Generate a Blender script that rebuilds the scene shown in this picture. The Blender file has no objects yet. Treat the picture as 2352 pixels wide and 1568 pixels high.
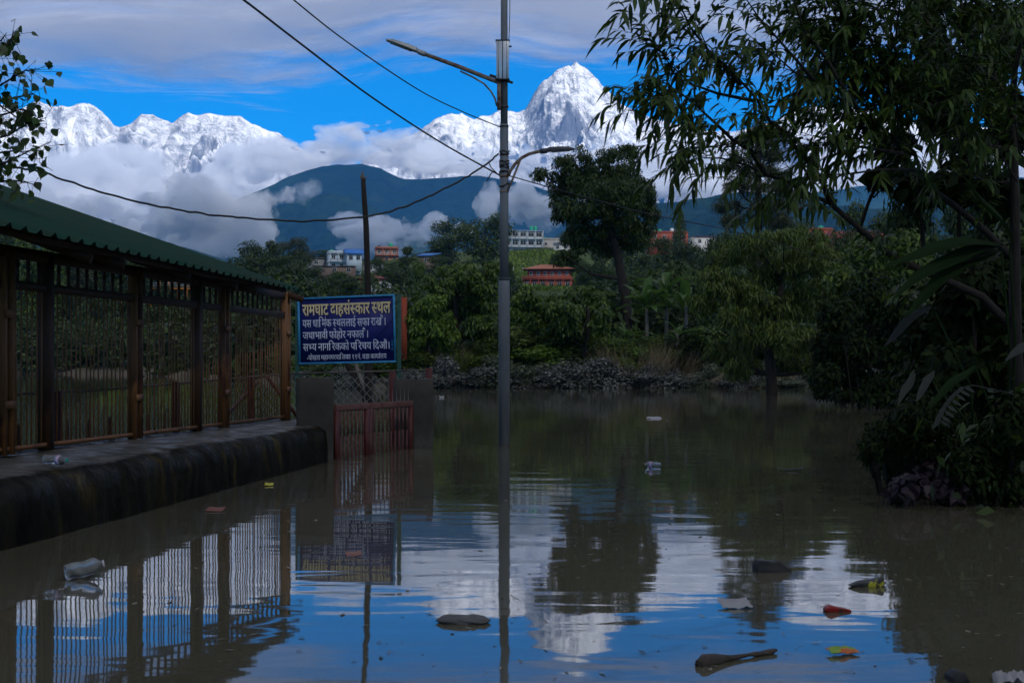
import bpy, bmesh, math, random
import numpy as np
from mathutils import Vector, Matrix, Euler

S = bpy.context.scene
COL = S.collection

# ------------------------------------------------------------------ camera, sky, sun, exposure
F = 1422.2            # focal length in pixels at 1024 px width (50 mm lens)
HZ = 363.5            # row of the horizon
CAMZ = 1.6
cam_d = bpy.data.cameras.new('camera')
cam_d.lens = 50; cam_d.sensor_width = 36
cam_d.shift_y = (HZ - 341.0) / 1024.0
cam_d.clip_start = 0.1; cam_d.clip_end = 120000
cam_d.dof.use_dof = True; cam_d.dof.focus_distance = 30; cam_d.dof.aperture_fstop = 6.3
cam = bpy.data.objects.new('camera', cam_d); COL.objects.link(cam)
cam.location = (0, 0, CAMZ); cam.rotation_euler = (math.radians(90), 0, 0)
S.camera = cam

SUN_DIR = Vector((0.32, -0.66, 0.62)).normalized()     # towards the sun
SUN_EL = math.asin(SUN_DIR.z); SUN_AZ = math.atan2(SUN_DIR.x, SUN_DIR.y)
w = bpy.data.worlds.new('World'); S.world = w; w.use_nodes = True
nt = w.node_tree; nt.nodes.clear()
out = nt.nodes.new('ShaderNodeOutputWorld'); bg = nt.nodes.new('ShaderNodeBackground')
sky = nt.nodes.new('ShaderNodeTexSky'); sky.sky_type = 'NISHITA'; sky.sun_disc = False
sky.sun_elevation = SUN_EL; sky.sun_rotation = SUN_AZ
sky.altitude = 3500; sky.air_density = 1.0; sky.dust_density = 0.0; sky.ozone_density = 6.0
hs = nt.nodes.new('ShaderNodeHueSaturation'); hs.inputs['Saturation'].default_value = 1.5; hs.inputs['Value'].default_value = 1.0
nt.links.new(sky.outputs[0], hs.inputs['Color']); nt.links.new(hs.outputs[0], bg.inputs[0])
bg.inputs[1].default_value = 0.12
nt.links.new(bg.outputs[0], out.inputs[0])

sun_d = bpy.data.lights.new('sun', 'SUN'); sun_d.energy = 5.0; sun_d.angle = math.radians(0.5); sun_d.color = (1, 0.95, 0.87)
sun = bpy.data.objects.new('sun', sun_d); COL.objects.link(sun); sun.location = (0, -20, 60)
sun.rotation_euler = SUN_DIR.to_track_quat('Z', 'Y').to_euler()

vs = S.view_settings
vs.view_transform = 'Standard'; vs.look = 'None'; vs.gamma = 1; vs.exposure = 0.55; vs.use_curve_mapping = False
S.render.engine = 'CYCLES'
cy = S.cycles
cy.use_denoising = True; cy.max_bounces = 8; cy.diffuse_bounces = 5; cy.glossy_bounces = 4; cy.transmission_bounces = 6
cy.transparent_max_bounces = 24; cy.volume_bounces = 3; cy.volume_step_rate = .35; cy.volume_max_steps = 128; cy.sample_clamp_indirect = 6; cy.caustics_reflective = False; cy.caustics_refractive = False

# ------------------------------------------------------------------ helpers
K = 1024 / 2352.0
def P(u, v, d):
    """point seen at (u, v) of the 2352 px wide view, d metres in front of the camera"""
    return Vector(((u * K - 512) / F * d, d, CAMZ + (HZ - v * K) / F * d))
def W(u, d, z=0.0):
    return Vector(((u * K - 512) / F * d, d, z))

def _hash(ix, iy, iz, seed):
    h = (ix * 374761393 + iy * 668265263 + iz * 2147483647 + seed * 974634777) & 0xffffffff
    h = ((h ^ (h >> 13)) * 1274126177) & 0xffffffff
    h = ((h ^ (h >> 16)) * 2246822519) & 0xffffffff
    return ((h ^ (h >> 15)) & 0xffff) / 65535.0
def vnoise(p, seed=0):
    """value noise, -1..1, p is (n, 3)"""
    p = np.asarray(p, float); i = np.floor(p).astype(np.int64); f = p - i
    f = f * f * f * (f * (f * 6 - 15) + 10)
    r = 0
    for dx in (0, 1):
        for dy in (0, 1):
            for dz in (0, 1):
                wgt = (f[:, 0] if dx else 1 - f[:, 0]) * (f[:, 1] if dy else 1 - f[:, 1]) * (f[:, 2] if dz else 1 - f[:, 2])
                r = r + wgt * _hash(i[:, 0] + dx, i[:, 1] + dy, i[:, 2] + dz, seed)
    return r * 2 - 1
def fbm(p, oct=5, seed=0, gain=.5):
    p = np.asarray(p, float); a = 1; r = 0
    for o in range(oct):
        r = r + a * vnoise(p * 2 ** o + o * 17.3, seed + o); a *= gain
    return r
def ridged(p, oct=5, seed=0, gain=.5):
    p = np.asarray(p, float); a = 1; r = 0; wgt = 1
    for o in range(oct):
        n = (1 - np.abs(vnoise(p * 2 ** o + o * 31.7, seed + o) * 1.6).clip(0, 1)) ** 2
        r = r + a * n * wgt; wgt = (n * 1.4).clip(0, 1); a *= gain
    return r

def mesh_np(name, verts, faces_list, mats=None, smooth=False):
    """verts (n,3); faces_list: list of (m,k) index arrays; mats: list of material indices per face array"""
    me = bpy.data.meshes.new(name)
    verts = np.asarray(verts, np.float32)
    me.vertices.add(len(verts)); me.vertices.foreach_set('co', verts.ravel())
    loops = np.concatenate([np.asarray(f, np.int32).ravel() for f in faces_list])
    tot = np.concatenate([np.full(len(f), np.asarray(f).shape[1], np.int32) for f in faces_list])
    start = np.concatenate([[0], np.cumsum(tot)[:-1]]).astype(np.int32)
    me.loops.add(len(loops)); me.loops.foreach_set('vertex_index', loops)
    me.polygons.add(len(tot)); me.polygons.foreach_set('loop_start', start); me.polygons.foreach_set('loop_total', tot)
    if mats is not None:
        me.polygons.foreach_set('material_index', np.concatenate([np.broadcast_to(np.asarray(m, np.int32), (len(f),)) for f, m in zip(faces_list, mats)]).astype(np.int32))
    me.update(calc_edges=True)
    if smooth: me.polygons.foreach_set('use_smooth', np.ones(len(tot), bool))
    return me

def link(name, me, mat=None, parent=None, loc=None):
    o = bpy.data.objects.new(name, me); COL.objects.link(o)
    if mat is not None and me is not None and not me.materials:
        for m in (mat if isinstance(mat, (list, tuple)) else [mat]): me.materials.append(m)
    if parent is not None: o.parent = parent
    if loc is not None: o.location = loc
    return o
def tag(o, label=None, cat=None, group=None, kind=None):
    if label: o['label'] = label
    if cat: o['category'] = cat
    if group: o['group'] = group
    if kind: o['kind'] = kind
    return o
def empty(name, loc=(0, 0, 0), label=None, cat=None, group=None):
    o = bpy.data.objects.new(name, None); COL.objects.link(o); o.location = loc
    return tag(o, label, cat, group)

class MB:
    """collects shapes into one mesh"""
    def __init__(s): s.v = []; s.f = {}; s.n = 0
    def add(s, v, f, mi=0):
        v = np.asarray(v, float); s.v.append(v)
        f = np.asarray(f, int) + s.n
        s.f.setdefault((f.shape[1], mi), []).append(f); s.n += len(v); return s
    def box(s, c, size, rz=0, mi=0, R=None):
        c = np.asarray(c, float); h = np.asarray(size, float) / 2
        q = np.array([[x, y, z] for x in (-1, 1) for y in (-1, 1) for z in (-1, 1)]) * h
        if R is None and rz: R = Matrix.Rotation(rz, 3, 'Z')
        if R is not None: q = q @ np.array(R).T
        return s.add(q + c, [[0, 1, 3, 2], [4, 6, 7, 5], [0, 4, 5, 1], [2, 3, 7, 6], [0, 2, 6, 4], [1, 5, 7, 3]], mi)
    def bar(s, a, b, w_, h_=None, mi=0):
        """square bar from a to b"""
        a = Vector(a); b = Vector(b); d = b - a
        if h_ is None: h_ = w_
        R = d.to_track_quat('Z', 'Y').to_matrix()
        return s.box((a + b) / 2, (w_, h_, d.length), R=R, mi=mi)
    def tube(s, pts, rad, n=6, mi=0, cap=True):
        pts = [Vector(p) for p in pts]; m = len(pts)
        if not hasattr(rad, '__len__'): rad = [rad] * m
        vs_ = []; up = None
        for i in range(m):
            t = (pts[min(i + 1, m - 1)] - pts[max(i - 1, 0)])
            t = t.normalized() if t.length > 1e-9 else Vector((0, 0, 1))
            if up is None: up = t.orthogonal().normalized()
            x = (up - t * up.dot(t)); x = x.normalized() if x.length > 1e-6 else t.orthogonal().normalized(); up = x; y = t.cross(x)
            for k in range(n):
                a = 2 * math.pi * k / n
                vs_.append(pts[i] + (x * math.cos(a) + y * math.sin(a)) * rad[i])
        f = [[i * n + k, i * n + (k + 1) % n, (i + 1) * n + (k + 1) % n, (i + 1) * n + k] for i in range(m - 1) for k in range(n)]
        base = s.n
        s.add([tuple(q) for q in vs_], f, mi)
        if cap:
            for ring, rev in ((0, True), (m - 1, False)):
                idx = [base + ring * n + k for k in range(n)]
                if rev: idx.reverse()
                s.f.setdefault((n, mi), []).append(np.array([idx]))
        return s
    def lathe(s, c, prof, n=16, mi=0, R=None):
        """prof: list of (r, z)"""
        c = np.asarray(c, float); vs_ = []
        for r, z in prof:
            for k in range(n):
                a = 2 * math.pi * k / n; vs_.append((r * math.cos(a), r * math.sin(a), z))
        vs_ = np.array(vs_)
        if R is not None: vs_ = vs_ @ np.array(R).T
        m = len(prof)
        f = [[i * n + k, i * n + (k + 1) % n, (i + 1) * n + (k + 1) % n, (i + 1) * n + k] for i in range(m - 1) for k in range(n)]
        base = s.n; s.add(vs_ + c, f, mi)
        for ring, rev in ((0, True), (m - 1, False)):
            idx = [base + ring * n + k for k in range(n)]
            if rev: idx.reverse()
            s.f.setdefault((n, mi), []).append(np.array([idx]))
        return s
    def mesh(s, name, smooth=False):
        ks = list(s.f); fl = [np.concatenate(s.f[k]) for k in ks]
        return mesh_np(name, np.concatenate(s.v), fl, [k[1] for k in ks], smooth)
    def build(s, name, mat, parent=None, smooth=False, loc=None, bevel=0):
        o = link(name, s.mesh(name, smooth), mat, parent, loc)
        if bevel:
            b = o.modifiers.new('b', 'BEVEL'); b.width = bevel; b.segments = 2; b.limit_method = 'ANGLE'
        return o

def copy_tree(o, parent=None):
    c = o.copy(); COL.objects.link(c); c.parent = parent
    for ch in list(o.children): copy_tree(ch, c)
    return c

# ------------------------------------------------------------------ materials
def newmat(name):
    m = bpy.data.materials.new(name); m.use_nodes = True
    return m, m.node_tree, m.node_tree.nodes['Principled BSDF']
def node(nt, typ, **kw):
    n = nt.nodes.new(typ)
    for k, v in kw.items():
        if k in n.inputs.keys(): n.inputs[k].default_value = v
        else: setattr(n, k, v)
    return n
def ramp(nt, fac, stops):
    r = nt.nodes.new('ShaderNodeValToRGB'); e = r.color_ramp.elements
    while len(e) < len(stops): e.new(0.5)
    for i, (p, c) in enumerate(stops):
        e[i].position = p; e[i].color = (*c, 1) if len(c) == 3 else c
    nt.links.new(fac, r.inputs[0]); return r
def mat_noise(name, c1, c2, scale=5, rough=.8, bump=0, detail=6, c3=None, scale3=1.0, cut3=(.5, .62), stretch=None, metal=0, spec=.3, bump_scale=None, rough2=None):
    """two blended tones from a noise, optionally blotches of a third colour"""
    m, nt, b = newmat(name)
    tc = node(nt, 'ShaderNodeTexCoord'); vec = tc.outputs['Object']
    if stretch:
        mp = node(nt, 'ShaderNodeMapping'); mp.inputs['Scale'].default_value = stretch; nt.links.new(vec, mp.inputs[0]); vec = mp.outputs[0]
    n1 = node(nt, 'ShaderNodeTexNoise', Scale=scale, Detail=detail, Roughness=.6); nt.links.new(vec, n1.inputs['Vector'])
    col = ramp(nt, n1.outputs[0], [(.3, c1), (.7, c2)]).outputs[0]
    if c3 is not None:
        n3 = node(nt, 'ShaderNodeTexNoise', Scale=scale3, Detail=5, Roughness=.65); nt.links.new(vec, n3.inputs['Vector'])
        k = ramp(nt, n3.outputs[0], [(cut3[0], (0, 0, 0)), (cut3[1], (1, 1, 1))])
        mx = node(nt, 'ShaderNodeMixRGB'); nt.links.new(k.outputs[0], mx.inputs[0]); nt.links.new(col, mx.inputs[1]); mx.inputs[2].default_value = (*c3, 1); col = mx.outputs[0]
    nt.links.new(col, b.inputs['Base Color'])
    b.inputs['Roughness'].default_value = rough; b.inputs['Metallic'].default_value = metal; b.inputs['Specular IOR Level'].default_value = spec
    if rough2 is not None:
        rr = ramp(nt, n1.outputs[0], [(.35, (rough,) * 3), (.65, (rough2,) * 3)]); nt.links.new(rr.outputs[0], b.inputs['Roughness'])
    if bump:
        nb = node(nt, 'ShaderNodeTexNoise', Scale=bump_scale or scale * 4, Detail=5); nt.links.new(vec, nb.inputs['Vector'])
        bp = node(nt, 'ShaderNodeBump', Strength=bump, Distance=.02); nt.links.new(nb.outputs[0], bp.inputs['Height']); nt.links.new(bp.outputs[0], b.inputs['Normal'])
    return m
def mat_leaf(name, c1, c2, rough=.5, trans=.35, vary=.5, spec=.35):
    """leaf: tone varies from leaf to leaf, light passes through"""
    m, nt, b = newmat(name)
    g = node(nt, 'ShaderNodeNewGeometry')
    r = ramp(nt, g.outputs['Random Per Island'], [(0, c1), (1, c2)])
    nt.links.new(r.outputs[0], b.inputs['Base Color'])
    b.inputs['Roughness'].default_value = rough; b.inputs['Specular IOR Level'].default_value = spec
    t = node(nt, 'ShaderNodeBsdfTranslucent')
    nt.links.new(r.outputs[0], t.inputs[0])
    mx = node(nt, 'ShaderNodeMixShader'); mx.inputs[0].default_value = trans
    o = nt.nodes['Material Output']
    nt.links.new(b.outputs[0], mx.inputs[1]); nt.links.new(t.outputs[0], mx.inputs[2]); nt.links.new(mx.outputs[0], o.inputs[0])
    return m
# ------------------------------------------------------------------ cloud deck overhead
def grid_faces(nu, nv):
    i, j = np.meshgrid(np.arange(nu - 1), np.arange(nv - 1), indexing='ij')
    a = (i * nv + j).ravel()
    return np.stack([a, a + nv, a + nv + 1, a + 1], 1)
def cloud_deck():
    nu, nv = 150, 150
    X, Y = np.meshgrid(np.linspace(-30000, 30000, nu), np.linspace(-16000, 17500, nv), indexing='ij')
    p = np.stack([X.ravel(), Y.ravel(), np.zeros(X.size)], 1)
    base = 2600 + 160 * fbm(p / 2600, 5, 3)
    thick = 130 + 110 * (fbm(p / 1900, 4, 9) + .5).clip(0, 1.5)
    e = np.minimum.reduce([(X.ravel() + 30000), (30000 - X.ravel()), (Y.ravel() + 16000), (17500 - Y.ravel())])
    thick *= (e / 1500).clip(0, 1)
    lo = np.column_stack([p[:, :2], base]); hi = np.column_stack([p[:, :2], base + thick])
    f = grid_faces(nu, nv); n = len(p)
    m, nt, b = newmat('cloud_deck_vapour'); nt.nodes.remove(b); o = nt.nodes['Material Output']
    tc = node(nt, 'ShaderNodeTexCoord'); sep = node(nt, 'ShaderNodeSeparateXYZ'); nt.links.new(tc.outputs['Object'], sep.inputs[0])
    mp = node(nt, 'ShaderNodeMapping'); mp.inputs['Scale'].default_value = (1 / 2100, 1 / 1150, 0); nt.links.new(tc.outputs['Object'], mp.inputs[0])
    nz = node(nt, 'ShaderNodeTexNoise', Scale=1.0, Detail=9, Roughness=.64); nt.links.new(mp.outputs[0], nz.inputs['Vector'])
    # the deck thins out and ends to the north, beyond it the sky is clear
    ed = node(nt, 'ShaderNodeMapRange'); ed.inputs[1].default_value = 11600; ed.inputs[2].default_value = 15300; ed.inputs[3].default_value = 0.17; ed.inputs[4].default_value = -0.34
    nt.links.new(sep.outputs[1], ed.inputs[0])
    ad = node(nt, 'ShaderNodeMath', operation='ADD'); nt.links.new(nz.outputs[0], ad.inputs[0]); nt.links.new(ed.outputs[0], ad.inputs[1])
    al = node(nt, 'ShaderNodeMapRange'); al.inputs[1].default_value = .42; al.inputs[2].default_value = .72; al.inputs[3].default_value = 0; al.inputs[4].default_value = DECK_ALPHA
    al.interpolation_type = 'SMOOTHSTEP'
    nt.links.new(ad.outputs[0], al.inputs[0])
    df = node(nt, 'ShaderNodeBsdfDiffuse'); df.inputs[0].default_value = (.86, .86, .9, 1)
    tl = node(nt, 'ShaderNodeBsdfTranslucent'); tl.inputs[0].default_value = (.86, .86, .9, 1)
    mx = node(nt, 'ShaderNodeMixShader'); mx.inputs[0].default_value = .42
    nt.links.new(df.outputs[0], mx.inputs[1]); nt.links.new(tl.outputs[0], mx.inputs[2])
    tr = node(nt, 'ShaderNodeBsdfTransparent'); m2 = node(nt, 'ShaderNodeMixShader')
    nt.links.new(al.outputs[0], m2.inputs[0]); nt.links.new(tr.outputs[0], m2.inputs[1]); nt.links.new(mx.outputs[0], m2.inputs[2])
    nt.links.new(m2.outputs[0], o.inputs[0])
    return tag(link('cloud_layer', mesh_np('cloud_layer', np.concatenate([lo, hi]), [f[:, ::-1], f + n], smooth=True), m), 'grey layer of stratus cloud across the top of the sky', 'cloud', kind='stuff')
DECK_ALPHA = .69
cloud_deck()

# ------------------------------------------------------------------ snow mountains and green hills
def mountain(name, sil, d, depth, foot, mat, label, nu=420, nv=150, seed=1, spur=700, spur_w=900, fine=60, cat='mountain', back=2500, steep=.85, jag=1.0):
    """heightfield whose crest follows sil [(u, v)] at d metres; front slope runs depth metres towards the camera"""
    us = np.array([a for a, b in sil], float); vs_ = np.array([b for a, b in sil], float)
    u = np.linspace(us[0], us[-1], nu)
    v = np.interp(u, us, vs_)
    s = np.concatenate([np.linspace(-back / depth, 0, nv // 5, endpoint=False), np.linspace(0, 1, nv - nv // 5)])
    Ug, Sg = np.meshgrid(u, s, indexing='ij'); Vg = np.repeat(v[:, None], nv, 1)
    xr = (Ug * K - 512) / F * d; H = CAMZ + (HZ - Vg * K) / F * d
    q = np.stack([xr.ravel() / spur_w, Sg.ravel() * depth / spur_w, np.zeros(xr.size) + seed], 1)
    wob = fbm(q * .5 + 5, 3, seed + 40)
    q2 = q + np.stack([wob * .8, wob * .5, 0 * wob], 1); q2[:, 1] *= .45
    rg = ridged(q2, 6, seed) - .75
    fn = fbm(q * 6, 4, seed + 7)
    s1 = Sg.ravel(); a = np.abs(s1)
    sp = np.where(s1 >= 0, s1 ** steep, a ** .8)
    z = foot + (H.ravel() - foot) * (1 - sp.clip(0, 1))
    amp = (a * 4).clip(0, 1) * (1 - .55 * s1.clip(0, 1))
    z = z + rg * spur * amp + fn * fine * (.25 * jag + (a * 3).clip(0, 1)) 
    # nothing in front of the crest may rise above the line of sight to it
    yy = d - s1 * depth + fbm(q * .7, 3, seed + 90) * depth * .05 * (a * 4).clip(0, 1)
    lim = CAMZ + (H.ravel() - CAMZ) * (yy / d) * (1 - .02 * (s1 * 5).clip(0, 1)) + 40
    z = np.where(s1 > .01, np.minimum(z, lim), z)
    x = xr.ravel() * (1 + 0 * s1)
    me = mesh_np(name, np.column_stack([x, yy, z]), [grid_faces(nu, nv)], smooth=False)
    me.polygons.foreach_set('use_smooth', np.ones(len(me.polygons), bool))
    return tag(link(name, me, mat), label, cat, kind='structure')

def snow_material():
    m, nt, b = newmat('snow_and_rock')
    tc = node(nt, 'ShaderNodeTexCoord'); ge = node(nt, 'ShaderNodeNewGeometry')
    mp = node(nt, 'ShaderNodeMapping'); mp.inputs['Scale'].default_value = (1 / 260, 1 / 260, 1 / 620); nt.links.new(tc.outputs['Object'], mp.inputs[0])
    n1 = node(nt, 'ShaderNodeTexNoise', Scale=1, Detail=9, Roughness=.68, Distortion=.5); nt.links.new(mp.outputs[0], n1.inputs['Vector'])
    mp2 = node(nt, 'ShaderNodeMapping'); mp2.inputs['Scale'].default_value = (1 / 1900, 1 / 1900, 1 / 2600); nt.links.new(tc.outputs['Object'], mp2.inputs[0])
    n2 = node(nt, 'ShaderNodeTexNoise', Scale=1, Detail=4); nt.links.new(mp2.outputs[0], n2.inputs['Vector'])
    bp = node(nt, 'ShaderNodeBump', Strength=1.0, Distance=120); nt.links.new(n1.outputs[0], bp.inputs['Height'])
    sep = node(nt, 'ShaderNodeSeparateXYZ'); nt.links.new(bp.outputs[0], sep.inputs[0])
    # steep ground facing away from the snow-bearing side is bare rock
    a = node(nt, 'ShaderNodeMath', operation='MULTIPLY_ADD'); nt.links.new(sep.outputs[2], a.inputs[0]); a.inputs[1].default_value = -.55; a.inputs[2].default_value = 0.27
    c = node(nt, 'ShaderNodeMath', operation='MULTIPLY_ADD'); nt.links.new(sep.outputs[0], c.inputs[0]); c.inputs[1].default_value = -.16; nt.links.new(a.outputs[0], c.inputs[2])
    e = node(nt, 'ShaderNodeMath', operation='ADD'); nt.links.new(c.outputs[0], e.inputs[0]); nt.links.new(n1.outputs[0], e.inputs[1])
    g = node(nt, 'ShaderNodeMath', operation='MULTIPLY_ADD'); nt.links.new(n2.outputs[0], g.inputs[0]); g.inputs[1].default_value = .62; nt.links.new(e.outputs[0], g.inputs[2])
    r = ramp(nt, g.outputs[0], [(.685, (.88, .89, .92)), (.79, (.14, .155, .20))])
    nt.links.new(r.outputs[0], b.inputs['Base Color']); b.inputs['Roughness'].default_value = .75; b.inputs['Specular IOR Level'].default_value = .1
    nt.links.new(bp.outputs[0], b.inputs['Normal'])
    return m
M_SNOW = snow_material()
def forest_material(name, c1, c2, c3, sc=1 / 70, b_dist=26):
    m, nt, b = newmat(name)
    tc = node(nt, 'ShaderNodeTexCoord')
    mp = node(nt, 'ShaderNodeMapping'); mp.inputs['Scale'].default_value = (sc,) * 3; nt.links.new(tc.outputs['Object'], mp.inputs[0])
    n1 = node(nt, 'ShaderNodeTexNoise', Scale=1, Detail=8, Roughness=.72); nt.links.new(mp.outputs[0], n1.inputs['Vector'])
    n2 = node(nt, 'ShaderNodeTexNoise', Scale=.09, Detail=5, Roughness=.6); nt.links.new(mp.outputs[0], n2.inputs['Vector'])
    r = ramp(nt, n1.outputs[0], [(.35, c1), (.65, c2)])
    k = ramp(nt, n2.outputs[0], [(.52, (0, 0, 0)), (.62, (1, 1, 1))])
    mx = node(nt, 'ShaderNodeMixRGB'); nt.links.new(k.outputs[0], mx.inputs[0]); nt.links.new(r.outputs[0], mx.inputs[1]); mx.inputs[2].default_value = (*c3, 1)
    nt.links.new(mx.outputs[0], b.inputs['Base Color']); b.inputs['Roughness'].default_value = .95; b.inputs['Specular IOR Level'].default_value = .05
    bp = node(nt, 'ShaderNodeBump', Strength=1, Distance=b_dist); nt.links.new(n1.outputs[0], bp.inputs['Height']); nt.links.new(bp.outputs[0], b.inputs['Normal'])
    return m
M_FOREST = forest_material('far_forest', (.006, .018, .010), (.028, .06, .024), (.055, .085, .03))

mountain('snow_mountain', [(-420, 330), (-300, 270), (-200, 250), (-90, 268), (0, 240), (45, 250), (85, 230), (130, 246), (165, 241), (205, 238), (235, 256), (250, 272), (262, 288), (275, 294), (300, 285), (325, 265), (350, 264), (372, 275), (397, 284), (412, 268), (432, 257), (460, 262), (478, 261), (515, 265), (552, 266), (580, 281), (605, 292), (640, 305), (720, 360), (850, 430), (950, 470)],
         27000, 6500, 900, M_SNOW, 'long white snow range with rocky ribs rising above cloud on the left', nu=520, nv=190, seed=3, spur=800, spur_w=1200, jag=1.6)
mountain('snow_mountain', [(760, 420), (880, 340), (960, 300), (995, 275), (1015, 266), (1040, 262), (1062, 260), (1075, 268), (1090, 270), (1110, 263), (1135, 261), (1160, 256), (1185, 258), (1205, 251), (1215, 235), (1228, 213), (1247, 190), (1262, 173), (1280, 160), (1298, 150), (1312, 149), (1325, 139), (1337, 149), (1348, 160), (1362, 175), (1382, 194), (1405, 216), (1425, 235), (1440, 247), (1458, 256), (1480, 264), (1510, 276), (1560, 285), (1640, 300), (1750, 340), (1850, 380)],
         28000, 7500, 900, M_SNOW, 'steep pyramid-shaped snow peak with a twin-edged summit', nu=520, nv=190, seed=11, spur=520, spur_w=900, steep=.9, jag=2.0, fine=80)
mountain('snow_mountain', [(1500, 360), (1600, 320), (1700, 300), (1760, 283), (1785, 277), (1800, 262), (1817, 248), (1845, 250), (1875, 244), (1905, 240), (1937, 245), (1985, 250), (2020, 258), (2070, 275), (2140, 290), (2220, 285), (2300, 300), (2420, 295), (2550, 330), (2700, 380)],
         26000, 6500, 900, M_SNOW, 'broad snow range half hidden behind the branches of the right-hand tree', nu=420, nv=170, seed=23, spur=900, spur_w=1500)

mountain('forested_hill', [(-300, 830), (100, 700), (330, 560), (420, 505), (505, 470), (560, 452), (610, 430), (650, 412), (700, 392), (740, 380), (775, 376), (830, 376), (850, 382), (872, 386), (895, 398), (922, 411), (960, 412), (1000, 408), (1060, 404), (1120, 404), (1180, 415), (1260, 438), (1340, 462), (1420, 485), (1500, 480), (1600, 468), (1700, 455), (1850, 445), (2000, 425), (2200, 400), (2450, 410), (2700, 430)],
         10500, 3200, 60, M_FOREST, 'dark blue-green forested hill with its top in the cloud', nu=420, nv=120, seed=31, spur=330, spur_w=900, fine=25, cat='hill', back=1800)
mountain('forested_hill', [(300, 830), (430, 600), (500, 540), (560, 505), (615, 483), (660, 466), (700, 452), (745, 444), (800, 450), (850, 470), (900, 500), (960, 540), (1040, 600), (1150, 830)],
         8200, 1800, 20, M_FOREST, 'lower forested spur in front of the cloud-topped hill', nu=260, nv=100, seed=37, spur=170, spur_w=520, fine=18, cat='hill', back=1200)
mountain('forested_hill', [(-400, 560), (-100, 545), (100, 545), (250, 550), (330, 554), (385, 557), (420, 565), (470, 580), (540, 605), (640, 650), (740, 700), (900, 830)],
         5200, 1300, 10, M_FOREST, 'low blue forested hill behind the edge of the green roof', nu=260, nv=90, seed=41, spur=90, spur_w=380, fine=12, cat='hill', back=900)
mountain('forested_hill', [(1000, 830), (1150, 690), (1230, 590), (1290, 530), (1340, 505), (1400, 490), (1470, 470), (1530, 465), (1590, 458), (1650, 447), (1720, 440), (1800, 452), (1900, 470), (2000, 480), (2150, 470), (2300, 455), (2500, 470), (2700, 500)],
         5000, 1600, 10, M_FOREST, 'green forested ridge behind the town on the right', nu=340, nv=100, seed=43, spur=110, spur_w=420, fine=14, cat='hill', back=900)

# ------------------------------------------------------------------ clouds among the mountains
def cloud_material(name, dens, col=(.97, .98, 1), aniso=.0, scale=None, lo=.42, hi=.62, ZS=1.35):
    m, nt, b = newmat(name); nt.nodes.remove(b); o = nt.nodes['Material Output']
    v = node(nt, 'ShaderNodeVolumePrincipled'); v.inputs['Color'].default_value = (*col, 1); v.inputs['Density'].default_value = dens; v.inputs['Anisotropy'].default_value = aniso
    if scale:      # billows and holes inside the cloud
        tc = node(nt, 'ShaderNodeTexCoord'); mp = node(nt, 'ShaderNodeMapping'); mp.inputs['Scale'].default_value = (1 / scale, 1 / scale, ZS / scale); nt.links.new(tc.outputs['Object'], mp.inputs[0])
        n = node(nt, 'ShaderNodeTexNoise', Scale=1, Detail=5, Roughness=.62, Distortion=.5); nt.links.new(mp.outputs[0], n.inputs['Vector'])
        r = node(nt, 'ShaderNodeMapRange'); r.inputs[1].default_value = lo; r.inputs[2].default_value = hi; r.inputs[3].default_value = 0; r.inputs[4].default_value = dens; nt.links.new(n.outputs[0], r.inputs[0]); nt.links.new(r.outputs[0], v.inputs['Density'])
    nt.links.new(v.outputs[0], o.inputs['Volume']); return m
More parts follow.
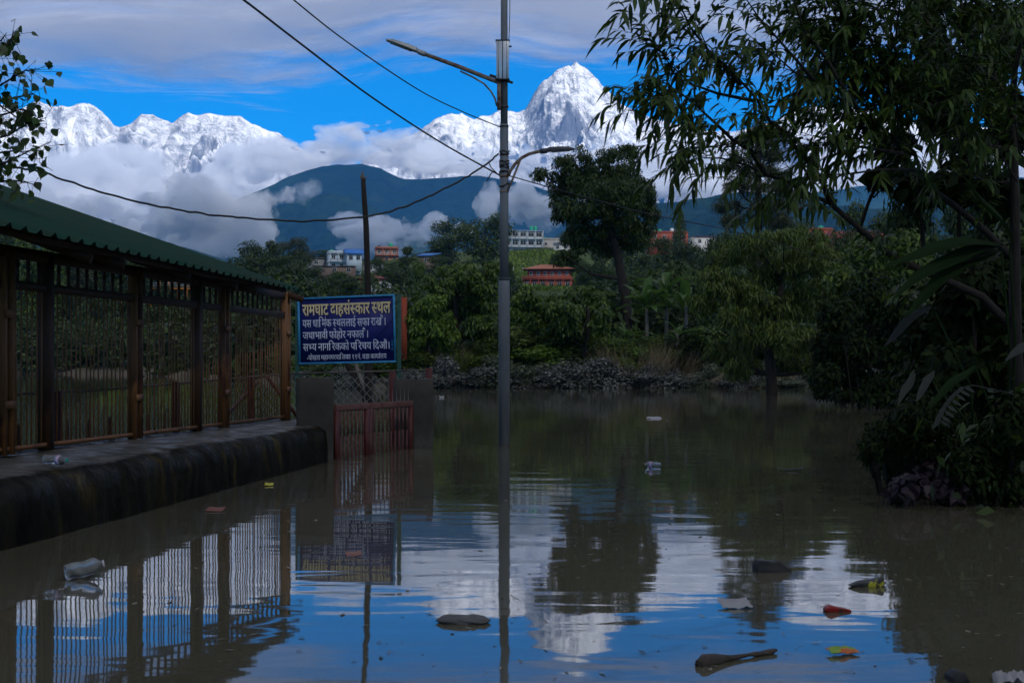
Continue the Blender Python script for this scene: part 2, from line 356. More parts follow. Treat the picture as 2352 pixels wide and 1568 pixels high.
def cloud(name, blobs, d, dd, mat, label, seed=1, vox=90, disp=160, dscale=700, per=6):
    """blobs: (u, v, ru, rv) regions of the view filled with puffs around d metres (spread dd)"""
    rnd = random.Random(seed); bm = bmesh.new()
    for (u, v, ru, rv) in blobs:
        for k in range(per):
            a = rnd.uniform(0, 6.28); r = math.sqrt(rnd.random()) * .8
            uu = u + math.cos(a) * r * ru; vv = v + math.sin(a) * r * rv; q = d + rnd.uniform(-dd, dd)
            c = P(uu, vv, q); sc = q / F * K
            sx = ru * sc * rnd.uniform(.3, .55); sz = rv * sc * rnd.uniform(.3, .6); sy = max(sx, sz) * rnd.uniform(.5, .8)
            bmesh.ops.create_icosphere(bm, subdivisions=2, radius=1, matrix=Matrix.Translation(c) @ Matrix.Diagonal((sx, sy, sz, 1)))
    me = bpy.data.meshes.new(name); bm.to_mesh(me); bm.free()
    o = bpy.data.objects.new(name, me); COL.objects.link(o)
    r = o.modifiers.new('r', 'REMESH'); r.mode = 'VOXEL'; r.voxel_size = vox
    dg = bpy.context.evaluated_depsgraph_get(); m2 = bpy.data.meshes.new_from_object(o.evaluated_get(dg)); o.modifiers.clear(); o.data = m2
    n = len(m2.vertices); co = np.zeros(n * 3, np.float32); m2.vertices.foreach_get('co', co); co = co.reshape(-1, 3)
    no = np.zeros(n * 3, np.float32); m2.vertices.foreach_get('normal', no); no = no.reshape(-1, 3)
    q = co / dscale
    h = (np.abs(fbm(q, 5, seed, .55)) * -1.3 + .35) * disp + fbm(q * .35, 3, seed + 5) * disp * 1.2
    co2 = co + no * h[:, None]
    m2.vertices.foreach_set('co', co2.astype(np.float32).ravel()); m2.update()
    r = o.modifiers.new('r', 'REMESH'); r.mode = 'VOXEL'; r.voxel_size = vox * .6
    dg = bpy.context.evaluated_depsgraph_get(); m2 = bpy.data.meshes.new_from_object(o.evaluated_get(dg)); o.modifiers.clear(); o.data = m2
    n = len(m2.vertices); co = np.zeros(n * 3, np.float32); m2.vertices.foreach_get('co', co); co = co.reshape(-1, 3)
    no = np.zeros(n * 3, np.float32); m2.vertices.foreach_get('normal', no); no = no.reshape(-1, 3)
    h = (.3 - np.abs(fbm(co / (dscale * .30), 4, seed + 20, .6))) * disp * .55
    m2.vertices.foreach_set('co', (co + no * h[:, None]).astype(np.float32).ravel()); m2.update()
    m2.materials.clear(); m2.materials.append(mat)
    m2.polygons.foreach_set('use_smooth', np.ones(len(m2.polygons), bool))
    return tag(o, label, 'cloud', kind='stuff')
M_CLOUD = cloud_material('cloud_vapour', .0085, scale=1500, lo=.36, hi=.66, ZS=2.3)
M_WISP2 = cloud_material('thin_cloud_vapour', .022, scale=420, lo=.38, hi=.64)
M_WISP3 = cloud_material('bright_cloud_vapour', .03, scale=300, lo=.38, hi=.6)
cloud('cloud', [(-80, 440, 200, 70), (100, 435, 160, 60), (260, 425, 150, 58), (400, 440, 140, 60), (510, 430, 110, 62), (160, 500, 240, 55), (-40, 520, 160, 50), (360, 510, 200, 50), (560, 480, 120, 50), (240, 385, 60, 22), (470, 560, 180, 40), (300, 560, 200, 30), (330, 395, 60, 26), (600, 370, 80, 50)], 19000, 1500, M_CLOUD, 'blue-grey cloud bank lying along the foot of the left snow range', seed=2, per=9, vox=64, disp=190, dscale=900)
cloud('cloud', [(690, 350, 150, 38), (850, 325, 190, 40), (860, 360, 320, 40), (990, 360, 160, 36), (1090, 368, 120, 30), (600, 385, 110, 46), (720, 392, 150, 32), (980, 392, 220, 22), (650, 335, 90, 22), (850, 285, 110, 16), (760, 300, 90, 16), (930, 318, 110, 20)], 17500, 1300, M_CLOUD, 'lens-shaped grey cloud above the dark hill between the snow peaks', seed=5, per=9, vox=64, disp=110, dscale=1200)
cloud('cloud', [(1190, 372, 130, 36), (1320, 362, 140, 36), (1440, 358, 140, 38), (1560, 370, 150, 54), (1250, 400, 180, 46), (1400, 425, 200, 46), (1560, 430, 180, 44), (1670, 410, 150, 54), (1780, 430, 160, 54), (1390, 322, 60, 16)], 18500, 1300, M_CLOUD, 'bright cloud bank round the foot of the pyramid peak', seed=7, per=9, vox=64, disp=170, dscale=900)
cloud('cloud', [(1900, 400, 150, 60), (2020, 420, 140, 45), (2130, 400, 150, 60), (2280, 410, 160, 60), (2420, 410, 140, 60), (1960, 440, 180, 30)], 17000, 1300, M_CLOUD, 'cloud bank behind the right-hand tree', seed=9, per=7, vox=70, disp=190, dscale=900)
cloud('cloud', [(620, 455, 80, 15), (690, 428, 44, 16), (560, 490, 90, 20), (470, 490, 90, 36), (400, 480, 110, 40), (430, 535, 120, 34), (540, 530, 80, 28), (330, 510, 120, 50), (230, 490, 140, 60), (500, 565, 110, 20), (100, 500, 140, 60), (480, 455, 60, 22), (430, 440, 70, 30), (560, 560, 70, 14), (490, 520, 90, 44), (420, 500, 110, 50), (530, 490, 60, 24), (340, 540, 120, 40)], 7200, 300, M_WISP2, 'torn white cloud drifting across the left flank of the dark hill', seed=12, per=8, vox=26, disp=60, dscale=260)
cloud('cloud', [(850, 545, 70, 24), (900, 522, 60, 26), (960, 512, 55, 24), (940, 548, 70, 20), (810, 525, 70, 16), (880, 570, 90, 16), (1040, 525, 50, 12), (1075, 512, 22, 16)], 6600, 220, M_WISP3, 'small bright cumulus cloud hanging in the valley behind the bare trunk', seed=14, per=8, vox=22, disp=50, dscale=240)
cloud('cloud', [(1195, 462, 34, 36), (1235, 488, 50, 32), (1270, 508, 44, 16), (1170, 500, 34, 24), (1120, 470, 20, 40), (1560, 425, 50, 30), (1590, 445, 40, 20)], 7000, 220, M_WISP3, 'bright shred of cloud rising behind the lamp post', seed=17, per=8, vox=22, disp=50, dscale=240)

# ------------------------------------------------------------------ haze
def haze():
    mb = MB(); mb.box((0, 5800, 870), (23400, 13800, 1760))
    m = cloud_material('hazy_air', HAZE, HAZE_COL)
    return tag(mb.build('haze', m), 'pale blue haze in the valley air', 'haze', kind='stuff')
HAZE = 4.5e-5; HAZE_COL = (.10, .44, 1.0)
haze()
# ------------------------------------------------------------------ ground, lake
SHORE = np.array([(9, -990), (8.5, -40), (7.5, -5), (7.2, 4), (6.6, 10), (6.0, 14), (5.7, 16.3), (6.0, 20), (7.6, 27), (9.2, 32), (15, 44), (24, 60), (31, 78), (31, 92),
                  (24, 97), (16, 94), (10, 97), (4, 95), (-3, 97), (-9, 93), (-11, 97), (-14, 108), (-26, 140), (-60, 215), (-110, 262), (-300, 290), (-1200, 420), (-3000, 300), (-10900, 200), (-10900, -990)], float)
def lake_dist(x, y):
    """signed distance to the shore: positive on land"""
    n = len(SHORE); best = np.full(x.shape, 1e9); ins = np.zeros(x.shape, bool)
    for i in range(n):
        ax, ay = SHORE[i]; bx, by = SHORE[(i + 1) % n]
        dx, dy = bx - ax, by - ay
        t = (((x - ax) * dx + (y - ay) * dy) / (dx * dx + dy * dy)).clip(0, 1)
        best = np.minimum(best, np.hypot(x - ax - t * dx, y - ay - t * dy))
        c = ((ay > y) != (by > y)) & (x < (bx - ax) * (y - ay) / (by - ay + 1e-12) + ax)
        ins ^= c
    return np.where(ins, -best, best)
def sst(x, a, b):
    t = ((x - a) / (b - a)).clip(0, 1); return t * t * (3 - 2 * t)
def ground_z(x, y):
    x = np.atleast_1d(np.asarray(x, float)); y = np.atleast_1d(np.asarray(y, float))
    d = lake_dist(x, y)
    p = np.stack([x, y, 0 * x], 1)
    z = np.where(d > 0, 1.7 * (1 - np.exp(-d / 3.2)) + .12 * fbm(p / 3, 3, 5) * (d / 3).clip(0, 1), np.maximum(-1.3, d * .45) - .05)
    hill = 46 * ((y - 130) / 470).clip(0, 1) ** 1.25 * (.5 + .45 * sst(x, -180, -75) + .05 * sst(x, -70, -20)) * (1 + .12 * sst(x, 40, 140)) * sst(d, 5, 120)
    hill *= 1 - .55 * sst(y, 640, 1500)
    hill += 3.0 * fbm(p / 70, 4, 8) * sst(d, 20, 150)
    near = 1 - sst(y, 100, 140)
    z = z + hill * (d > 0) + near * (d > 0) * 1.2 * sst(d, 4, 14)
    z = z + 60 * sst(y, 2500, 9000)
    return z
def gz(x, y): return float(ground_z(x, y)[0])
def ground():
    def axis(lo, hi, c, n, k):
        t = np.linspace(math.asinh((lo - c) / k), math.asinh((hi - c) / k), n); return c + k * np.sinh(t)
    xs = axis(-10950, 10950, 4, 260, 14); ys = axis(-1000, 12300, 50, 330, 30)
    X, Y = np.meshgrid(xs, ys, indexing='ij')
    z = ground_z(X.ravel(), Y.ravel())
    m, nt, b = newmat('bank_soil_and_grass')
    tc = node(nt, 'ShaderNodeTexCoord'); sep = node(nt, 'ShaderNodeSeparateXYZ'); nt.links.new(tc.outputs['Object'], sep.inputs[0])
    n1 = node(nt, 'ShaderNodeTexNoise', Scale=.35, Detail=9, Roughness=.7); nt.links.new(tc.outputs['Object'], n1.inputs['Vector'])
    n2 = node(nt, 'ShaderNodeTexNoise', Scale=.02, Detail=5); nt.links.new(tc.outputs['Object'], n2.inputs['Vector'])
    r1 = ramp(nt, n1.outputs[0], [(.35, (.025, .04, .012)), (.65, (.06, .085, .02))])
    r2 = ramp(nt, n1.outputs[0], [(.3, (.07, .055, .035)), (.7, (.13, .11, .08))])
    k = node(nt, 'ShaderNodeMapRange'); k.inputs[1].default_value = .5; k.inputs[2].default_value = 1.6; nt.links.new(sep.outputs[2], k.inputs[0])
    mx = node(nt, 'ShaderNodeMixRGB'); nt.links.new(k.outputs[0], mx.inputs[0]); nt.links.new(r2.outputs[0], mx.inputs[1]); nt.links.new(r1.outputs[0], mx.inputs[2])
    nt.links.new(mx.outputs[0], b.inputs['Base Color']); b.inputs['Roughness'].default_value = .95; b.inputs['Specular IOR Level'].default_value = .1
    bp = node(nt, 'ShaderNodeBump', Strength=.8, Distance=.15); nt.links.new(n1.outputs[0], bp.inputs['Height']); nt.links.new(bp.outputs[0], b.inputs['Normal'])
    me = mesh_np('ground', np.column_stack([X.ravel(), Y.ravel(), z]), [grid_faces(len(xs), len(ys))], smooth=True)
    return tag(link('ground', me, m), 'muddy and grassy ground of the lake shore and hillside', kind='structure')
ground()

def water():
    m, nt, b = newmat('muddy_flood_water')
    tc = node(nt, 'ShaderNodeTexCoord')
    n0 = node(nt, 'ShaderNodeTexNoise', Scale=.25, Detail=4); nt.links.new(tc.outputs['Object'], n0.inputs['Vector'])
    col = ramp(nt, n0.outputs[0], [(.35, WATER_1), (.65, WATER_2)])
    nt.links.new(col.outputs[0], b.inputs['Base Color'])
    b.inputs['Roughness'].default_value = .03; b.inputs['IOR'].default_value = 1.33; b.inputs['Specular IOR Level'].default_value = .5
    # slow swell of short crests running across the view, calm and ruffled patches
    mp = node(nt, 'ShaderNodeMapping'); mp.inputs['Scale'].default_value = (.8, 2.3, 1); mp.inputs['Rotation'].default_value = (0, 0, .12); nt.links.new(tc.outputs['Object'], mp.inputs[0])
    w1 = node(nt, 'ShaderNodeTexNoise', Scale=.75, Detail=2, Roughness=.45, Distortion=.4); nt.links.new(mp.outputs[0], w1.inputs['Vector'])
    mp2 = node(nt, 'ShaderNodeMapping'); mp2.inputs['Scale'].default_value = (.9, 2.0, 1); mp2.inputs['Rotation'].default_value = (0, 0, -.2); nt.links.new(tc.outputs['Object'], mp2.inputs[0])
    w2 = node(nt, 'ShaderNodeTexNoise', Scale=3.4, Detail=2, Roughness=.5); nt.links.new(mp2.outputs[0], w2.inputs['Vector'])
    pt = node(nt, 'ShaderNodeTexNoise', Scale=.13, Detail=2); nt.links.new(tc.outputs['Object'], pt.inputs['Vector'])
    pr = ramp(nt, pt.outputs[0], [(.38, (.15,) * 3), (.62, (1,) * 3)])
    mu = node(nt, 'ShaderNodeMath', operation='MULTIPLY'); nt.links.new(w2.outputs[0], mu.inputs[0]); nt.links.new(pr.outputs[0], mu.inputs[1])
    sc = node(nt, 'ShaderNodeMath', operation='MULTIPLY_ADD'); nt.links.new(mu.outputs[0], sc.inputs[0]); sc.inputs[1].default_value = .10; nt.links.new(w1.outputs[0], sc.inputs[2])
    bp = node(nt, 'ShaderNodeBump', Strength=1, Distance=WAVE); nt.links.new(sc.outputs[0], bp.inputs['Height']); nt.links.new(bp.outputs[0], b.inputs['Normal'])
    mb = MB(); mb.add([(-10900, -990, 0), (10900, -990, 0), (10900, 12250, 0), (-10900, 12250, 0)], [[0, 1, 2, 3]])
    return tag(mb.build('water', m), 'flat brown flood water mirroring sky, peak and trees', kind='structure')
WATER_1 = (.064, .060, .038); WATER_2 = (.080, .074, .049); WAVE = .0040
water()
# ------------------------------------------------------------------ materials of built things
M_CONC = mat_noise('weathered_concrete', (.042, .037, .028), (.11, .098, .08), 3, .75, .6, c3=(.028, .027, .012), scale3=1.3, cut3=(.46, .62), rough2=.28, bump_scale=14)
M_MOSS = mat_noise('black_algae_concrete', (.005, .005, .004), (.016, .015, .011), 4, .95, .8, spec=.08, c3=(.05, .035, .008), scale3=1.1, cut3=(.62, .72), stretch=(1, 1, .22), bump_scale=22)
M_PILLAR = mat_noise('grey_render', (.030, .027, .023), (.050, .046, .040), 2.5, .9, .35, spec=.12, c3=(.075, .072, .064), scale3=2.2, cut3=(.58, .7))
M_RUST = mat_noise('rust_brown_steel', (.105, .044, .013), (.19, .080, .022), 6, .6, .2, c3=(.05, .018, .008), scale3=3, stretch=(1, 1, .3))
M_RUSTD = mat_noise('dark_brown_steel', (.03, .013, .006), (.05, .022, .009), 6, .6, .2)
M_RED = mat_noise('red_oxide_paint', (.040, .005, .004), (.065, .009, .006), 5, .55, .25, c3=(.09, .05, .04), scale3=2.4, cut3=(.56, .74))
M_REDMUD = mat_noise('red_paint_under_dry_mud', (.075, .025, .020), (.12, .06, .05), 5, .8, .25)
M_ROOF = mat_noise('green_corrugated_paint', (.006, .034, .022), (.011, .05, .032), .6, .75, .15, c3=(.026, .035, .022), scale3=.8, cut3=(.45, .7), stretch=(.35, 3, 1), spec=.12)
M_STEEL = mat_noise('grey_painted_steel', (.085, .095, .102), (.13, .142, .15), 2.2, .5, .15, stretch=(1, 1, .35), c3=(.14, .145, .145), scale3=1.2)
M_RUSTP = mat_noise('rusted_pipe', (.10, .062, .042), (.24, .21, .18), 12, .8, .4, c3=(.09, .03, .012), scale3=6)
M_ALU = mat_noise('cast_aluminium', (.22, .22, .21), (.32, .32, .31), 8, .5, .1, metal=.3)
M_LAMPG = mat_noise('lamp_glass', (.20, .20, .18), (.26, .26, .24), 8, .25)
M_BOX = mat_noise('brushed_box_metal', (.34, .36, .38), (.46, .48, .50), 3, .35, .05, metal=.5, stretch=(1, 1, .1))
M_DARK = mat_noise('dark_grey_metal', (.022, .024, .026), (.045, .047, .05), 8, .5)
M_WIRE = mat_noise('black_cable', (.008, .008, .008), (.014, .014, .014), 8, .6)
M_LINK = mat_noise('galvanised_wire', (.16, .17, .16), (.26, .27, .25), 8, .5, metal=.4)
M_RAIL = mat_noise('dull_brown_rail', (.05, .04, .035), (.09, .075, .065), 6, .6)
M_BLUE = mat_noise('navy_sign_paint', (.004, .007, .075), (.007, .012, .110), 2.5, .55, 0, spec=.2, c3=(.012, .014, .060), scale3=4, cut3=(.55, .8))
M_CYAN = mat_noise('light_blue_frame_paint', (.02, .17, .33), (.03, .22, .40), 9, .55, .1)
M_CREAM = mat_noise('cream_letter_paint', (.52, .41, .21), (.60, .48, .26), 9, .6)
M_WHITE = mat_noise('white_letter_paint', (.42, .44, .52), (.50, .52, .60), 9, .6)
M_LSHADE = mat_noise('black_letter_shade', (.004, .004, .012), (.006, .006, .016), 9, .6)
M_GREENP = mat_noise('dark_green_post_paint', (.006, .04, .028), (.010, .06, .042), 7, .55, .1)
M_ORANGE = mat_noise('orange_red_paint', (.20, .032, .012), (.28, .05, .018), 4, .7)
M_BARK = mat_noise('dark_bark', (.010, .008, .006), (.028, .022, .017), 9, .95, .8, stretch=(1, 1, .25))
M_BARKL = mat_noise('pale_bark', (.09, .08, .065), (.17, .155, .13), 9, .95, .6, stretch=(1, 1, .25))

# ------------------------------------------------------------------ concrete ledge along the water
A0, A1 = Vector((-5.25, 5.0, 0)), Vector((-3.02, 23.1, 0))       # water side
B0, B1 = Vector((-7.6, 5.0, 0)), Vector((-4.22, 25.9, 0))        # land side
def ledge():
    root = empty('concrete_ledge', (-4.6, 14, 0), 'broad wet concrete ledge with black algae on its water side, below the brown bars', 'ledge')
    n = 60; rnd = random.Random(4)
    outer = []
    for i in range(n + 1):
        t = i / n; p = A0.lerp(A1, t); outer.append(p)
    # rounded far corner
    c = A1 + Vector((-.55, .35, 0))
    for k in range(1, 9):
        a = -.2 + k / 8 * 1.7; outer.append(c + Vector((math.cos(a) * .56, math.sin(a) * 1.1, 0)))
    inner = [B0.lerp(B1, min(1, i / n)) + Vector((0, 0, 0)) for i in range(n + 1)] + [B1.lerp(B1 + Vector((.5, .1, 0)), k / 8) for k in range(1, 9)]
    m = len(outer)
    V = []; rows = []
    prof = [(0, -1.5), (0, -.3), (0.0, .1), (.005, .35), (.03, .50), (.10, .575), (.22, .60), (.45, .605), (.75, .60), (1, .60), (1, -1.5)]
    pts = np.array([[*(o.lerp(i_, s)), z] for o, i_ in zip([Vector((q.x, q.y)) for q in outer], [Vector((q.x, q.y)) for q in inner]) for s, z in prof])
    nz = fbm(pts * np.array([1.2, 1.2, 3]), 4, 3)
    pts[:, 0] += nz * .035 * (pts[:, 2] > -.2); pts[:, 2] += fbm(pts * 2.2, 3, 8) * .018 * (pts[:, 2] > .3)
    f = grid_faces(m, len(prof))
    wear = np.tile(np.interp([q[0] if i < 9 else 1.2 for i, q in enumerate(prof)], [0, .03, .10, .22, .45, .75, 1, 1.2], [1.3, 1.15, .62, .12, -.05, .30, .62, 1]), m)
    me = mesh_np('ledge_body', pts, [f], smooth=True)
    at = me.attributes.new('wear', 'FLOAT', 'POINT'); at.data.foreach_set('value', wear.astype(np.float32))
    mt = M_CONC; nt = mt.node_tree; b = nt.nodes['Principled BSDF']; old = b.inputs['Base Color'].links[0].from_socket
    av = node(nt, 'ShaderNodeAttribute', attribute_name='wear'); tc = node(nt, 'ShaderNodeTexCoord')
    n1 = node(nt, 'ShaderNodeTexNoise', Scale=2.6, Detail=8, Roughness=.7); nt.links.new(tc.outputs['Object'], n1.inputs['Vector'])
    sm = node(nt, 'ShaderNodeMath', operation='MULTIPLY_ADD'); nt.links.new(n1.outputs[0], sm.inputs[0]); sm.inputs[1].default_value = 1.5; nt.links.new(av.outputs['Fac'], sm.inputs[2])
    k = ramp(nt, sm.outputs[0], [(0, (0, 0, 0)), (1, (1, 1, 1))]); mr = node(nt, 'ShaderNodeMapRange'); mr.inputs[1].default_value = 1.05; mr.inputs[2].default_value = 1.35; nt.links.new(sm.outputs[0], mr.inputs[0]); nt.nodes.remove(k)
    n2 = node(nt, 'ShaderNodeTexNoise', Scale=5, Detail=6); mp = node(nt, 'ShaderNodeMapping'); mp.inputs['Scale'].default_value = (1, 1, .2); nt.links.new(tc.outputs['Object'], mp.inputs[0]); nt.links.new(mp.outputs[0], n2.inputs['Vector'])
    alg = ramp(nt, n2.outputs[0], [(.35, (.004, .004, .003)), (.6, (.013, .012, .007)), (.72, (.045, .032, .008))])
    mx = node(nt, 'ShaderNodeMixRGB'); nt.links.new(mr.outputs[0], mx.inputs[0]); nt.links.new(old, mx.inputs[1]); nt.links.new(alg.outputs[0], mx.inputs[2]); nt.links.new(mx.outputs[0], b.inputs['Base Color'])
    sp = node(nt, 'ShaderNodeMapRange'); sp.inputs[3].default_value = .3; sp.inputs[4].default_value = .02; nt.links.new(mr.outputs[0], sp.inputs[0]); nt.links.new(sp.outputs[0], b.inputs['Specular IOR Level'])
    o = link('ledge_body', me, mt, root); o.location = -root.location
    return root
ledge()

# ------------------------------------------------------------------ shed with brown bars and green roof
FA, FB = Vector((-6.55, 9.2, .6)), Vector((-4.06, 25.55, .6))    # line of the bars
FD = (FB - FA).normalized(); FN = Vector((-FD.y, FD.x, 0))       # FN points away from the water
ZT = 2.78
def shed():
    root = empty('open_shed', FA, 'open shed of rust-brown steel posts and bars under a green corrugated roof', 'shed')
    Mi = Matrix.Translation(-FA)
    def B(): return MB()
    def fin(mb, name, mat, parent=root, bevel=0):
        o = mb.build(name, mat, parent, bevel=bevel); o.location = -FA if parent is root else (0, 0, 0); return o
    def at_u(u):
        """point on the line of bars seen at column u"""
        k = (u * K - 512) / F
        t = (FA.x - k * FA.y) / (k * FD.y - FD.x); return FA + FD * t
    rz = math.atan2(FD.y, FD.x)
    posts = [(-150, 'd'), (12, 'b'), (111, 'd'), (311, 'b'), (455, 'd'), (514, 'b'), (656, 'b')]
    pos = []
    for u, k in posts:
        p = at_u(u); pos.append((p - FA).dot(FD))
        if k == 'b':
            mb = B()
            for s in (-1, 1):
                mb.box(p + FD * (s * .085) + Vector((0, 0, (ZT + .12 - .6) / 2)), (.05, .12, ZT + .12 - .6), rz)
            mb.box(p + FN * .05 + Vector((0, 0, (ZT + .1 - .6) / 2)), (.12, .02, ZT + .1 - .6), rz)
            po = fin(mb, 'post', M_RUST)
            for h in (.55, 1.55):
                q = B(); q.box(p - FN * .065 + Vector((0, 0, h)), (.24, .012, .09), rz); fin(q, 'batten_plate', M_RUST, po)
        else:
            mb = B(); mb.box(p + FN * .03 + Vector((0, 0, (ZT + .1 - .6) / 2)), (.14, .14, ZT + .1 - .6), rz); fin(mb, 'post', M_RUSTD)
    # bars
    L = (FB - FA).length
    bar = MB(); hb = ZT - .32 - .6; bar.lathe((0, 0, 0), [(.0095, .03), (.0095, hb + .03)], 6); bme = bar.mesh('bar'); bme.materials.append(M_RUST)
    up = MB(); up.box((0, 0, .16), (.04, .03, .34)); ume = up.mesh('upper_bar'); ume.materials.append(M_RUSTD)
    s = .1; k = 0; jr = random.Random(9)
    while s < L:
        if min(abs(s - q) for q in pos) > .14:
            o = link('bar', bme, None, root); o.location = FD * (s + jr.uniform(-.012, .012)) + FN * jr.uniform(-.01, .01); o.rotation_euler = (jr.gauss(0, .003), jr.gauss(0, .004), rz)
            if k % 2 == 0:
                o = link('upper_bar', ume, None, root); o.location = FD * s + FN * .04 + Vector((0, 0, hb)); o.rotation_euler = (0, 0, rz)
        s += .125; k += 1
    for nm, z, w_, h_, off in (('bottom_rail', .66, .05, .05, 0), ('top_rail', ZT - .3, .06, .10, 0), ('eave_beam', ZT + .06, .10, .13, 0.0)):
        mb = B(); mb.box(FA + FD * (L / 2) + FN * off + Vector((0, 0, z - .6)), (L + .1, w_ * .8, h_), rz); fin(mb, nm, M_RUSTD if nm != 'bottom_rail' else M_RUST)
    # pointed palings between the bars at the bottom
    pal = MB(); pal.add([(-.03, -.01, 0), (.03, -.01, 0), (.03, -.01, .24), (0, -.01, .30), (-.03, -.01, .24), (-.03, .01, 0), (.03, .01, 0), (.03, .01, .24), (0, .01, .30), (-.03, .01, .24)],
                        [[0, 1, 6, 5], [1, 2, 7, 6], [4, 0, 5, 9]]); pal.add([(-.03, -.01, 0), (.03, -.01, 0), (.03, -.01, .24), (0, -.01, .30), (-.03, -.01, .24)], [[0, 1, 2, 3, 4]]); pal.add([(-.03, .01, 0), (.03, .01, 0), (.03, .01, .24), (0, .01, .30), (-.03, .01, .24)], [[4, 3, 2, 1, 0]])
    pme = pal.mesh('paling'); pme.materials.append(M_RUSTD)
    s = .5
    while s < L * .72:
        o = link('paling', pme, None, root); o.location = FD * s + FN * .28 + Vector((0, 0, .02)); o.rotation_euler = (0, 0, rz); s += .62
    # roof: corrugated sheets sloping up away from the water
    E0 = Vector((-5.30, 5.0, 2.85)); E1 = Vector((-3.64, 24.5, 2.85)); ED = (E1 - E0).normalized(); EN = Vector((-ED.y, ED.x, 0))
    EL = (E1 - E0).length; slope = math.radians(19.0); RL = 7.0; pitch = .33
    up_v = EN * math.cos(slope) + Vector((0, 0, math.sin(slope))); nrm = Vector((0, 0, math.cos(slope))) - EN * math.sin(slope)
    roof = empty('roof'); roof.parent = root; roof.location = -FA
    nsheet = int(EL / 1.0); sw = EL / nsheet
    for j in range(nsheet):
        ncorr = 3; seg = 8; V = []; prof = []
        for i in range(ncorr * seg + 1):
            ph = (i % seg) / seg; prof.append((j * sw + i * sw / (ncorr * seg), .055 * (max(0, 1 - abs(ph - .5) / .22)) ** .8))
        for s_, h in prof:
            for r_ in (-.0, RL):
                a = E0 + ED * s_ + up_v * r_ + nrm * (h + .0015 * (j % 2)); V.append(a); V.append(a - nrm * .004)
        V = np.array([tuple(q) for q in V]); fs = []
        for i in range(len(prof) - 1):
            a = i * 4; b_ = a + 4
            fs += [[a, b_, b_ + 2, a + 2], [a + 1, a + 3, b_ + 3, b_ + 1], [a, a + 1, b_ + 1, b_]]
        link('roof_sheet', mesh_np('roof_sheet', V, [np.array(fs)]), M_ROOF, roof)
    for r_ in (.25, 1.9, 3.6, 5.3, 6.8):
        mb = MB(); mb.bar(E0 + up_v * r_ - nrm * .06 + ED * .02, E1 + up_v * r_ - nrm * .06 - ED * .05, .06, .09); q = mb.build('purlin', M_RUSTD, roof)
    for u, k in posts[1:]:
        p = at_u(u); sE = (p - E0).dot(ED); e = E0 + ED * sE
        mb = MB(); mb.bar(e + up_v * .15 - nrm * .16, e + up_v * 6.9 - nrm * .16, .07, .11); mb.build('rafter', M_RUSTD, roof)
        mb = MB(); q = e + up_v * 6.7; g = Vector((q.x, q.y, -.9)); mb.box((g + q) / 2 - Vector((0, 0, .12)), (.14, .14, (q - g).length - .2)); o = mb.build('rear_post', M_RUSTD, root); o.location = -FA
    return root
shed()

# ------------------------------------------------------------------ chain link fence
def chain_link(a, b, z0, z1, parent, off, pitch=.085, th=.0045):
    a = Vector(a); b = Vector(b); d = b - a; L = d.length; d.normalize(); n = int(L / pitch); m = int((z1 - z0) / pitch)
    V = []; Fc = []; nn = Vector((-d.y, d.x, 0))
    for i in range(n + 1):
        for j in range(m):
            sg = 1 if (i + j) % 2 else -1
            p = a + d * (i * pitch + (-sg) * pitch * .5) + Vector((0, 0, z0 + j * pitch)); q = a + d * (i * pitch + sg * pitch * .5) + Vector((0, 0, z0 + (j + 1) * pitch))
            t = (q - p).normalized(); s_ = nn.cross(t) * th; o = nn * th * sg * .8
            k = len(V); V += [p - s_ + o, p + s_ + o, q + s_ + o, q - s_ + o, p + nn * th * 1.2 + o, q + nn * th * 1.2 + o]
            Fc += [[k, k + 1, k + 2, k + 3], [k + 1, k + 4, k + 5, k + 2], [k + 4, k, k + 3, k + 5]]
    me = mesh_np('wire_mesh', np.array([tuple(q) for q in V]), [np.array(Fc)]); o = link('wire_mesh', me, M_LINK, parent); o.location = off; return tag(o, kind='stuff')
def mesh_fence(pts, tops, label, posts):
    r0 = Vector((pts[0][0], pts[0][1], 0)); root = empty('chain_link_fence', r0, label, 'fence')
    for i in range(len(pts) - 1):
        a = Vector((*pts[i], 0)); b = Vector((*pts[i + 1], 0))
        chain_link(a, b, -.1, min(tops[i], tops[i + 1]) - .03, root, -r0)
        mb = MB(); mb.bar(a + Vector((0, 0, tops[i])), b + Vector((0, 0, tops[i + 1])), .035); o = mb.build('top_rail', M_RAIL, root); o.location = -r0
    for x, y, zt in posts:
        mb = MB(); mb.box((x, y, zt / 2 - .5), (.13, .08, zt + 1)); o = mb.build('fence_post', M_RED, root, bevel=.006); o.location = -r0
    return root
mesh_fence([(-4.58, 29.4), (-2.45, 28.9), (-1.64, 28.6)], [1.40, 1.46, 1.48], 'chain-link fence with brown top rail behind the red gate', [(-2.42, 28.85, 1.46), (-1.66, 28.5, 1.52)])
mesh_fence([(-8.2, 14.5), (-6.3, 21.0), (-5.4, 25.4), (-4.6, 29.2)], [1.16, 1.2, 1.3, 1.4], 'chain-link fence with red posts seen through the brown bars', [(-7.05, 18.4, 1.22), (-6.5, 20.3, 1.22), (-5.65, 23.9, 1.3), (-4.95, 27.0, 1.36), (-7.7, 16.2, 1.18)])
def brace(a, b, nm, label):
    mb = MB(); a = Vector(a); b = Vector(b); mb.bar((0, 0, 0), b - a, .05); return tag(mb.build(nm, M_RED, loc=a), label, 'brace')
brace((-5.5, 24.6, .15), (-4.9, 27.4, 1.25), 'diagonal_brace', 'thin rusty brace rising to the right behind the brown bars')
brace((-4.75, 27.6, 1.35), (-4.1, 28.6, .25), 'diagonal_brace', 'thin rusty brace falling to the right behind the last brown post')

